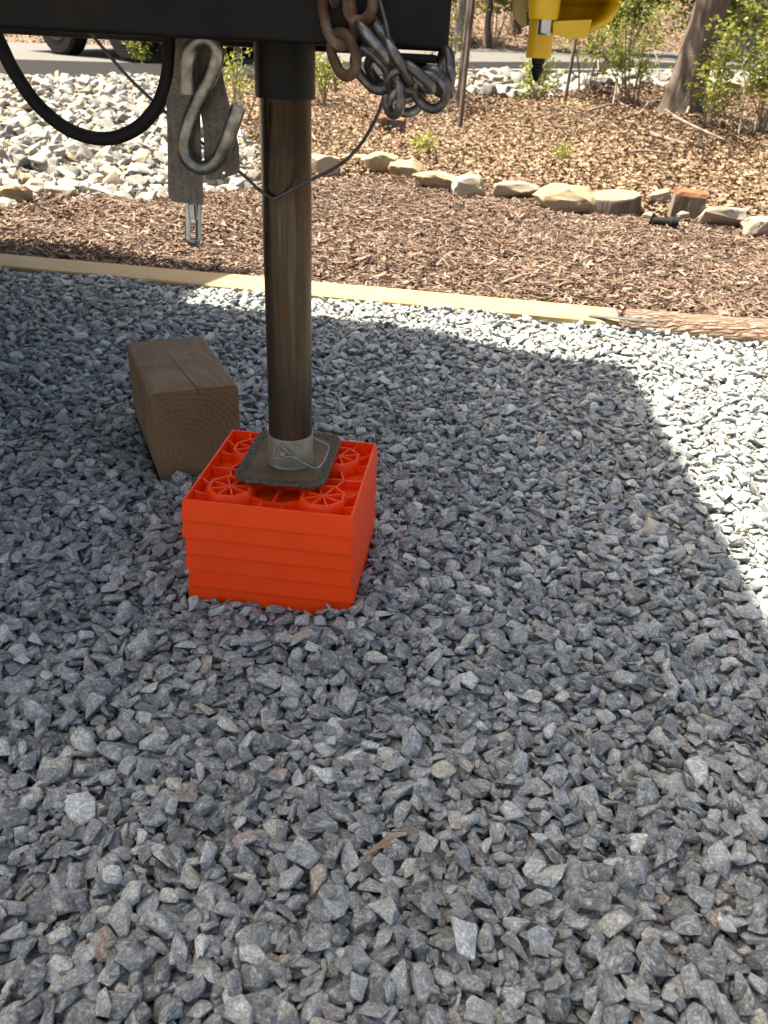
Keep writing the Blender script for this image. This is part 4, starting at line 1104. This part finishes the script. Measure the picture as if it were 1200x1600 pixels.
# red wood chunk
P = gz(1073, 345, -.005); d = prj(P)[2]; hw = 24 * d / FPX
def chunk(name, label, cat, loc, hw, h, rot):
    e = thing(name, label, cat, loc); R = Matrix.Translation(loc) @ Euler(rot).to_matrix().to_4x4()
    g = G(); n = 7; V = []
    for j, (z, dy) in enumerate(((-.05, -.055), (h * .45, -.050), (h * .80, -.046), (h * .80, .05), (-.05, .055))):
        for i in range(n): V.append(R @ Vector((-hw + 2 * hw * i / (n - 1), dy + random.gauss(0, .003), z + random.gauss(0, .002))))
    F = [(j * n + i, j * n + i + 1, (j + 1) % 5 * n + i + 1, (j + 1) % 5 * n + i) for j in range(5) for i in range(n - 1)] + [tuple(j * n for j in range(5)), tuple(j * n + n - 1 for j in range(4, -1, -1))]
    g.add(V, F); link('weathered_side', g.mesh('weathered_side', M['bark']), e)  # shade on the sides is put into this dark colour
    g = G(); V = []
    for i in range(n):
        x = -hw * .98 + 1.96 * hw * i / (n - 1); k_ = random.gauss(0, .003)
        V += [R @ Vector((x, -.044, h * .80)), R @ Vector((x, -.034 + k_, h * .93)), R @ Vector((x, .01, h + k_)), R @ Vector((x, .048, h * .9)), R @ Vector((x, .049, h * .80))]
    F = [(i * 5 + k_, i * 5 + k_ + 1, i * 5 + 6 + k_, i * 5 + 5 + k_) for i in range(n - 1) for k_ in range(4)] + [(4, 3, 2, 1, 0), tuple(range(5 * n - 5, 5 * n))]
    g.add(V, F); o = link('split_top', g.mesh('split_top', M['red_wood']), e, label='orange freshly split top face')  # sunlit look of the top is put into its own orange colour
chunk('wood_chunk', 'dark wood chunk with orange split top standing among the edging rocks', 'wood chunk', (P[0], P[1] + .05, 0.0), hw, .125, (.03, .05, -.15))
# landscape spotlight
P = gz(1037, 356, 0.01)
SL = thing('garden_spotlight', 'small black garden spotlight lying in front of the log round', 'spotlight', P)
T = Matrix.Translation((P[0], P[1], .032)) @ Matrix.Rotation(math.radians(-12), 4, 'Z') @ Matrix.Rotation(math.radians(90), 4, 'Y')
G().lathe([(.012, -.055), (.021, -.05), (.022, .02), (.027, .025), (.027, .052), (.022, .055)], (0, 0, 0), 20, True, T).obj('housing', M['black_rubber'], SL, smooth=True, sharp=40)
G().tube([(P[0] - .03, P[1], .04), (P[0] - .05, P[1] + .01, .065), (P[0] - .06, P[1] + .02, .0)], .006, 8).obj('bracket', M['black_rubber'], SL, smooth=True)
# reddish block on the leaves
P = gt(609, 207); d = prj(P)[2]; hw = 23 * d / FPX
chunk('wood_chunk', 'reddish brown wood block lying on the leaf litter below the chain heap', 'wood chunk', (P[0], P[1] + .05, float(ter(P[0], P[1])) + .03), hw, .10, (.0, .02, -.15))

# ------------------------------------------------------------------ trees
def branch_path(p0, dirv, L, n=8, wig=.12, rise=.0):
    p = Vector(p0); d = Vector(dirv).normalized(); out = [p.copy()]
    for i in range(n):
        d = (d + Vector((random.gauss(0, wig), random.gauss(0, wig), random.gauss(0, wig) + rise))).normalized()
        p = p + d * (L / n); out.append(p.copy())
    return out
def leaf_cloud(pts, size, spread, per, tint=(0, 1), rs=None):
    rs = rs or rng
    P = np.repeat(np.asarray(pts, float), per, 0); n = len(P)
    P = P + rs.normal(0, spread, (n, 3))
    u = rs.normal(size=(n, 3)); u[:, 2] *= .5; u /= np.linalg.norm(u, axis=1)[:, None]
    w = rs.normal(size=(n, 3)); w[:, 2] += .8; v = np.cross(w, u); v /= np.linalg.norm(v, axis=1)[:, None]
    nn = np.cross(u, v)
    s = (size * rs.uniform(.55, 1.25, n))[:, None]
    a = P; b1 = P + u * s * .5 + v * s * .30 + nn * s * .10; b2 = P + u * s * .5 - v * s * .30 + nn * s * .10; m_ = P + u * s * .5; e = P + u * s
    V = np.stack([a, b1, e, b2], 1).reshape(-1, 3)
    idx = np.arange(n)[:, None] * 4
    F = np.concatenate([idx + np.array([0, 1, 2]), idx + np.array([0, 2, 3])], 0)
    t = np.repeat(rs.uniform(tint[0], tint[1], n), 4)
    return V, F, t
def leaf_mesh_obj(name, V, F, t, parent):
    me = bpy.data.meshes.new(name); n, m_ = len(V), len(F)
    me.vertices.add(n); me.vertices.foreach_set('co', V.astype(np.float32).ravel())
    me.loops.add(m_ * 3); me.loops.foreach_set('vertex_index', F.astype(np.int32).ravel())
    me.polygons.add(m_); me.polygons.foreach_set('loop_start', np.arange(0, m_ * 3, 3, dtype=np.int32))
    me.update(calc_edges=True)
    at_ = me.attributes.new('tint', 'FLOAT', 'POINT'); at_.data.foreach_set('value', t.astype(np.float32))
    me.materials.append(M['leaf_green'])
    return link(name, me, parent)
def tree(label, p, r, lean, H, mat, nlimb=6, group='trees in the woods', crown=True, low=2.2):
    base = np.array([p[0], p[1], float(ter(p[0], p[1])) - .05]); n = 26; m_ = 18
    e = thing('tree', label, 'tree', base, group)
    path = []; V = []; F = []
    off = random.uniform(0, 40)
    for i in range(n):
        t = i / (n - 1); z = H * t ** 1.6
        c_ = base + np.array([lean[0] * z + .05 * math.sin(z * .9 + off), lean[1] * z + .05 * math.cos(z * .8 + off), z]); path.append(c_)
        rr = r * (1 - .72 * (z / H)) + r * .55 * math.exp(-z / (r * 1.4))
        for k in range(m_):
            a = 2 * math.pi * k / m_
            q = rr * (1 + .10 * noise.noise(Vector((math.cos(a) * 2, math.sin(a) * 2, z * .8 + off))) + .05 * math.sin(a * 7 + z * 2) + .22 * math.exp(-z / (r * 1.2)) * math.sin(a * 4 + off))
            V.append(c_ + np.array([q * math.cos(a), q * math.sin(a), 0]))
    for i in range(n - 1):
        for k in range(m_): l = (k + 1) % m_; F.append((i * m_ + k, i * m_ + l, (i + 1) * m_ + l, (i + 1) * m_ + k))
    tr_ = link('trunk', mesh_from('trunk', V, F, mat, True), e)
    tips = []
    for q in range(nlimb):
        t = random.uniform(.45, .95); c_ = path[int(t * (n - 1))]
        if c_[2] - base[2] < low: continue
        a = random.uniform(0, 6.28); L = H * random.uniform(.12, .25)
        P_ = branch_path(c_, (math.cos(a), math.sin(a), .6), L, 7, .15, .05)
        G().tube(P_, list(np.linspace(r * .28, r * .05, len(P_))), 6).obj('limb', mat, tr_, smooth=True)
        tips += P_[3:]
    if crown and tips:
        tips = np.array(tips); V, F, t = leaf_cloud(tips, .10, .38, 26, (0, 1)); leaf_mesh_obj('crown', V, F, t, e)
    return e
b0 = gt(1046, 182); tree('thick brown-barked tree leaning right behind the edging rocks', b0, .125, (.13, .02), 9, M['bark'])
b0 = gt(1069, 163); tree('slim brown tree growing tight against the right of the thick trunk', b0, .036, (.24, .02), 6, M['bark'], 4)
b0 = (4.55, 12.9); tree('pale grey trunk standing behind the thick leaning tree', b0, .20, (.10, 0), 9, M['bark_grey'], 4, crown=False)
b0 = gt(729, 206); tree('thin straight sapling right of the tongue end', b0, .018, (.005, 0), 4.5, M['bark'], 4)
b0 = gt(715, 176); tree('blurred brown young tree just behind the thin sapling', b0, .034, (-.01, 0), 5.5, M['bark'], 4)
b0 = gt(884, 166); tree('thin sapling below the yellow lock', b0, .014, (-.01, 0), 3.4, M['bark'], 3)
b0 = gt(528, 150); tree('thin sapling stem right behind the jack post', b0, .016, (-.05, 0), 4.0, M['bark'], 3)
far_spec = [(720, 13.2, .07, -.03), (757, 14.0, .05, .02), (800, 15.5, .09, .03), (905, 16.5, .06, .05), (955, 14.5, .045, .1), (1120, 13.6, .035, .22), (1165, 14.2, .05, .12), (1185, 15.5, .06, .05), (860, 18, .08, 0), (640, 15, .08, .02), (560, 16, .07, 0), (1010, 19, .09, .05)]
ORDN = ['a dark', 'a knobby', 'a stout', 'a straight', 'a leaning', 'a slender slanting', 'a young', 'a mossy', 'a distant', 'a brown', 'a grey-brown', 'the farthest']
for k, (x, Y, r, ln) in enumerate(far_spec):
    p = at(x, 60, Y); tree(f'tree trunk across the road seen near {["the sapling", "the right of the sapling", "the worn yellow plate", "the yellow hood", "the left of the pale trunk", "the right of the slim tree", "the right edge", "the far right edge", "the yellow barrel", "the tongue end", "the chain", "the thick tree"][k]}', p, r, (ln, 0), 8, M['bark'] if k % 3 else M['bark_grey'], 4, 'trees across the road', crown=False)

# ------------------------------------------------------------------ shrubs
def shrub(label, p, h, rad, nstem, per, size=.035, tint=(.3, 1), low=.25, group='leafy spring shrubs', lean=(0, 0)):
    base = np.array([p[0], p[1], float(ter(p[0], p[1])) - .02]); e = thing('shrub', label, 'shrub', base, group)
    g = G(); pts = []
    for q in range(nstem):
        a = random.uniform(0, 6.28); out = random.uniform(.15, 1) * rad / h
        P_ = branch_path(base + np.array([random.gauss(0, .03), random.gauss(0, .03), 0]), (math.cos(a) * out + lean[0], math.sin(a) * out + lean[1], 1), h * random.uniform(.7, 1.1), 9, .10)
        g.tube(P_, list(np.linspace(.0065, .002, len(P_))), 5)
        for j in range(3, len(P_)):
            if random.random() < .75:
                a2 = random.uniform(0, 6.28)
                T_ = branch_path(P_[j], (math.cos(a2), math.sin(a2), .35), h * random.uniform(.12, .3), 5, .12)
                g.tube(T_, list(np.linspace(.003, .001, len(T_))), 4)
                pts += [t for t in T_[1:] if t.z - base[2] > low * h]
    g.obj('stems', M['twig'], e, smooth=True)
    if pts:
        V, F, t = leaf_cloud(np.array(pts), size, .03, per, tint); leaf_mesh_obj('foliage', V, F, t, e)
    return e
shrub('bright green shrub spreading at the right edge below the thick tree', gt(1182, 215), 1.2, .70, 12, 8, .044, (.55, 1), .25)
shrub('small yellow-green shrub at the foot of the thick tree', gt(1098, 196), .62, .45, 6, 5, .036, (.55, 1), .15)
shrub('green shrub left of the thick tree trunk', gt(985, 165), .95, .5, 10, 7, .036, (.4, 1))
shrub('tall leafy shrub right of the yellow lock', gt(918, 150), 1.0, .40, 8, 7, .036, (.4, 1))
shrub('low green seedling below the yellow spike', gt(838, 160), .45, .25, 5, 5, .034, (.4, 1))
shrub('leafy shrub between the metal tags and the jack post', gt(372, 205), .80, .32, 6, 5, .030, (.5, 1))
shrub('low green shrub just right of the jack post', gt(506, 170), .55, .28, 6, 5, .030, (.5, 1))
shrub('thin green shrub behind the sapling at the tongue end', gt(700, 165), .8, .3, 5, 4, .03, (.3, .9))
shrub('yellow-green sprig beside the road above the rock bank', gt(232, 104), .42, .22, 4, 4, .035, (.7, 1))
shrub('tiny green weed on the leaves below the yellow lock', gt(884, 252), .12, .08, 4, 4, .022, (.5, 1), .1)
shrub('tiny weed behind the white rock', gt(655, 240), .14, .05, 3, 3, .03, (.5, 1), .1)
SHL = ['left of the yellow lock', 'behind the yellow lock', 'behind the yellow hood', 'left of the pale trunk', 'right of the thick tree', 'near the right edge', 'at the far right edge', 'behind the tongue end']
for k, (x, Y) in enumerate([(770, 14.0), (850, 13.6), (930, 13.2), (985, 13.5), (1110, 13.4), (1150, 13.0), (1195, 13.8), (690, 14.5)]):
    shrub('dark green bush across the road ' + SHL[k], at(x, 60, Y), random.uniform(1.5, 2.2), random.uniform(.7, 1.1), 14, 12, .075, (.1, .85), .08, 'bushes across the road')

# ------------------------------------------------------------------ fallen branches, needles
def stick(label, pts, r, lift=.05, cat='branch', group='fallen branches on the leaf litter'):
    P_ = []
    for (x, y, *l) in pts:
        p = gt(x, y); p[2] += lift + (l[0] if l else 0); P_.append(p)
    o = G().tube(curve(P_, 24), list(np.linspace(r, r * .55, len(curve(P_, 24)))), 7).obj('fallen_branch', M['twig'], smooth=True)
    return tag(o, label, cat, group)
stick('long curved dead branch lying right of the thick tree base', [(1030, 176), (1052, 194), (1085, 212), (1130, 232)], .013)
stick('short dead branch lying left of the long curved one', [(1000, 212), (1030, 222), (1070, 234)], .020, .03)
stick('pale dead branch poking out left of the thick tree', [(918, 185), (942, 177), (966, 172)], .011, .05)
stick('thin dead stick rising from the tree foot', [(975, 196), (1000, 186), (1022, 166, .1)], .009)
stick('dead stick leaning over the brush by the thick tree', [(960, 150, .08), (966, 168), (980, 178)], .009)
stick('forked grey stick right of the tree foot', [(1070, 190), (1078, 176, .1), (1086, 164, .12)], .010)
stick('slim dead twig lying on leaves above the log round', [(985, 251), (1010, 250), (1045, 254)], .008)
stick('short dark stick above the round tan boulder', [(487, 222), (490, 228), (494, 233)], .010)
for k, (x, y) in enumerate([(955, 178), (1012, 176), (935, 140), (1120, 190), (1150, 225)]):
    stick(['thin twig in the brush left of the thick tree', 'thin twig against the thick tree foot', 'upright twig behind the brush pile', 'upright twig inside the bright shrub', 'upright twig below the bright shrub'][k], [(x, y), (x + random.uniform(-14, 14), y - 22, .18), (x + random.uniform(-22, 22), y - 40, .34)], .006)
# pine needles on the gravel
NP = gz(600, 1330, 0.012)
NT = thing('pine_needles', 'dry tan pine needle tuft lying on the gravel', 'pine needles', NP)
A_ = gz(567, 1340, .022)
for k, (x, y) in enumerate([(668, 1282), (655, 1293), (640, 1302), (612, 1322), (620, 1316)]):
    B_ = gz(x, y, .030); mid = (A_ + B_) / 2 + np.array([.002 * (k - 2), 0, .006])
    G().tube(curve([A_ + np.array([.0008 * k, .0006 * k, 0]), mid, B_], 14), .0006, 5).obj('needle', M['needle'], NT, smooth=True)

# ------------------------------------------------------------------ black car on the road
wn_, wf_ = gt(212, 96, .032), gt(105, 85, .032)
zc_ = float(wn_[2] + wf_[2]) / 2 - .005
dv = wn_ - wf_; dv[2] = 0; base_l = float(np.linalg.norm(dv)); dv /= base_l
CR = thing('parked_car', 'black car parked on the road behind the white rock bank', 'car', (wn_ + wf_) / 2, None, math.atan2(dv[1], dv[0]))
cx_, cy_, cz_ = (wn_ + wf_) / 2; CT = Matrix.Translation((cx_, cy_, zc_)) @ Matrix.Rotation(math.atan2(dv[1], dv[0]), 4, 'Z')
hb = base_l / 2; side = 1 if (Matrix.Rotation(math.atan2(dv[1], dv[0]), 3, 'Z') @ Vector((0, 1, 0))).y > 0 else -1
WID = 1.75
prof = [(-hb - .85, .30), (-hb - .9, .62), (-hb - .8, .92), (-hb + .1, 1.0), (-hb + .75, 1.48), (hb - .55, 1.50), (hb + .15, 1.02), (hb + .78, .86), (hb + .86, .55), (hb + .80, .26)]
g = G(); V = [CT @ Vector((x, -side * .08 if s_ == 0 else side * (WID - .08), z)) for s_ in (0, 1) for x, z in prof]; n = len(prof)
g.add(V, [tuple(range(n)), tuple(range(2 * n - 1, n - 1, -1))] + [(i, i + n, (i + 1) % n + n, (i + 1) % n) for i in range(n)])
g.obj('body', M['car_black'], CR, bevel=.05, segs=3)
g = G(); V = [CT @ Vector((x, y, z)) for y in (-side * .095, -side * .085) for x, z in ((-hb + .2, 1.04), (-hb + .78, 1.42), (hb - .58, 1.43), (hb + .02, 1.05))]
g.add(V, [(0, 1, 2, 3), (7, 6, 5, 4), (0, 4, 5, 1), (1, 5, 6, 2), (2, 6, 7, 3), (3, 7, 4, 0)]); g.obj('side_window', M['car_glass'], CR)
for sx in (-1, 1):
    for yy in (0, side * (WID - .2)):
        T = CT @ Matrix.Translation((sx * hb, yy, .34)) @ Matrix.Rotation(math.radians(90), 4, 'X')
        w = G().lathe([(.2, -.11), (.31, -.11), (.34, -.08), (.34, .08), (.31, .11), (.2, .11)], (0, 0, 0), 36, True, T).obj('wheel', M['black_rubber'], CR, smooth=True, sharp=40)
        G().lathe([(.04, -.125), (.19, -.115), (.195, .115), (.04, .125)], (0, 0, 0), 24, True, T).obj('rim', M['car_black'], w, smooth=True, sharp=40)
print('wheelbase', base_l, 'gravel', len(st), 'rocks', nr)
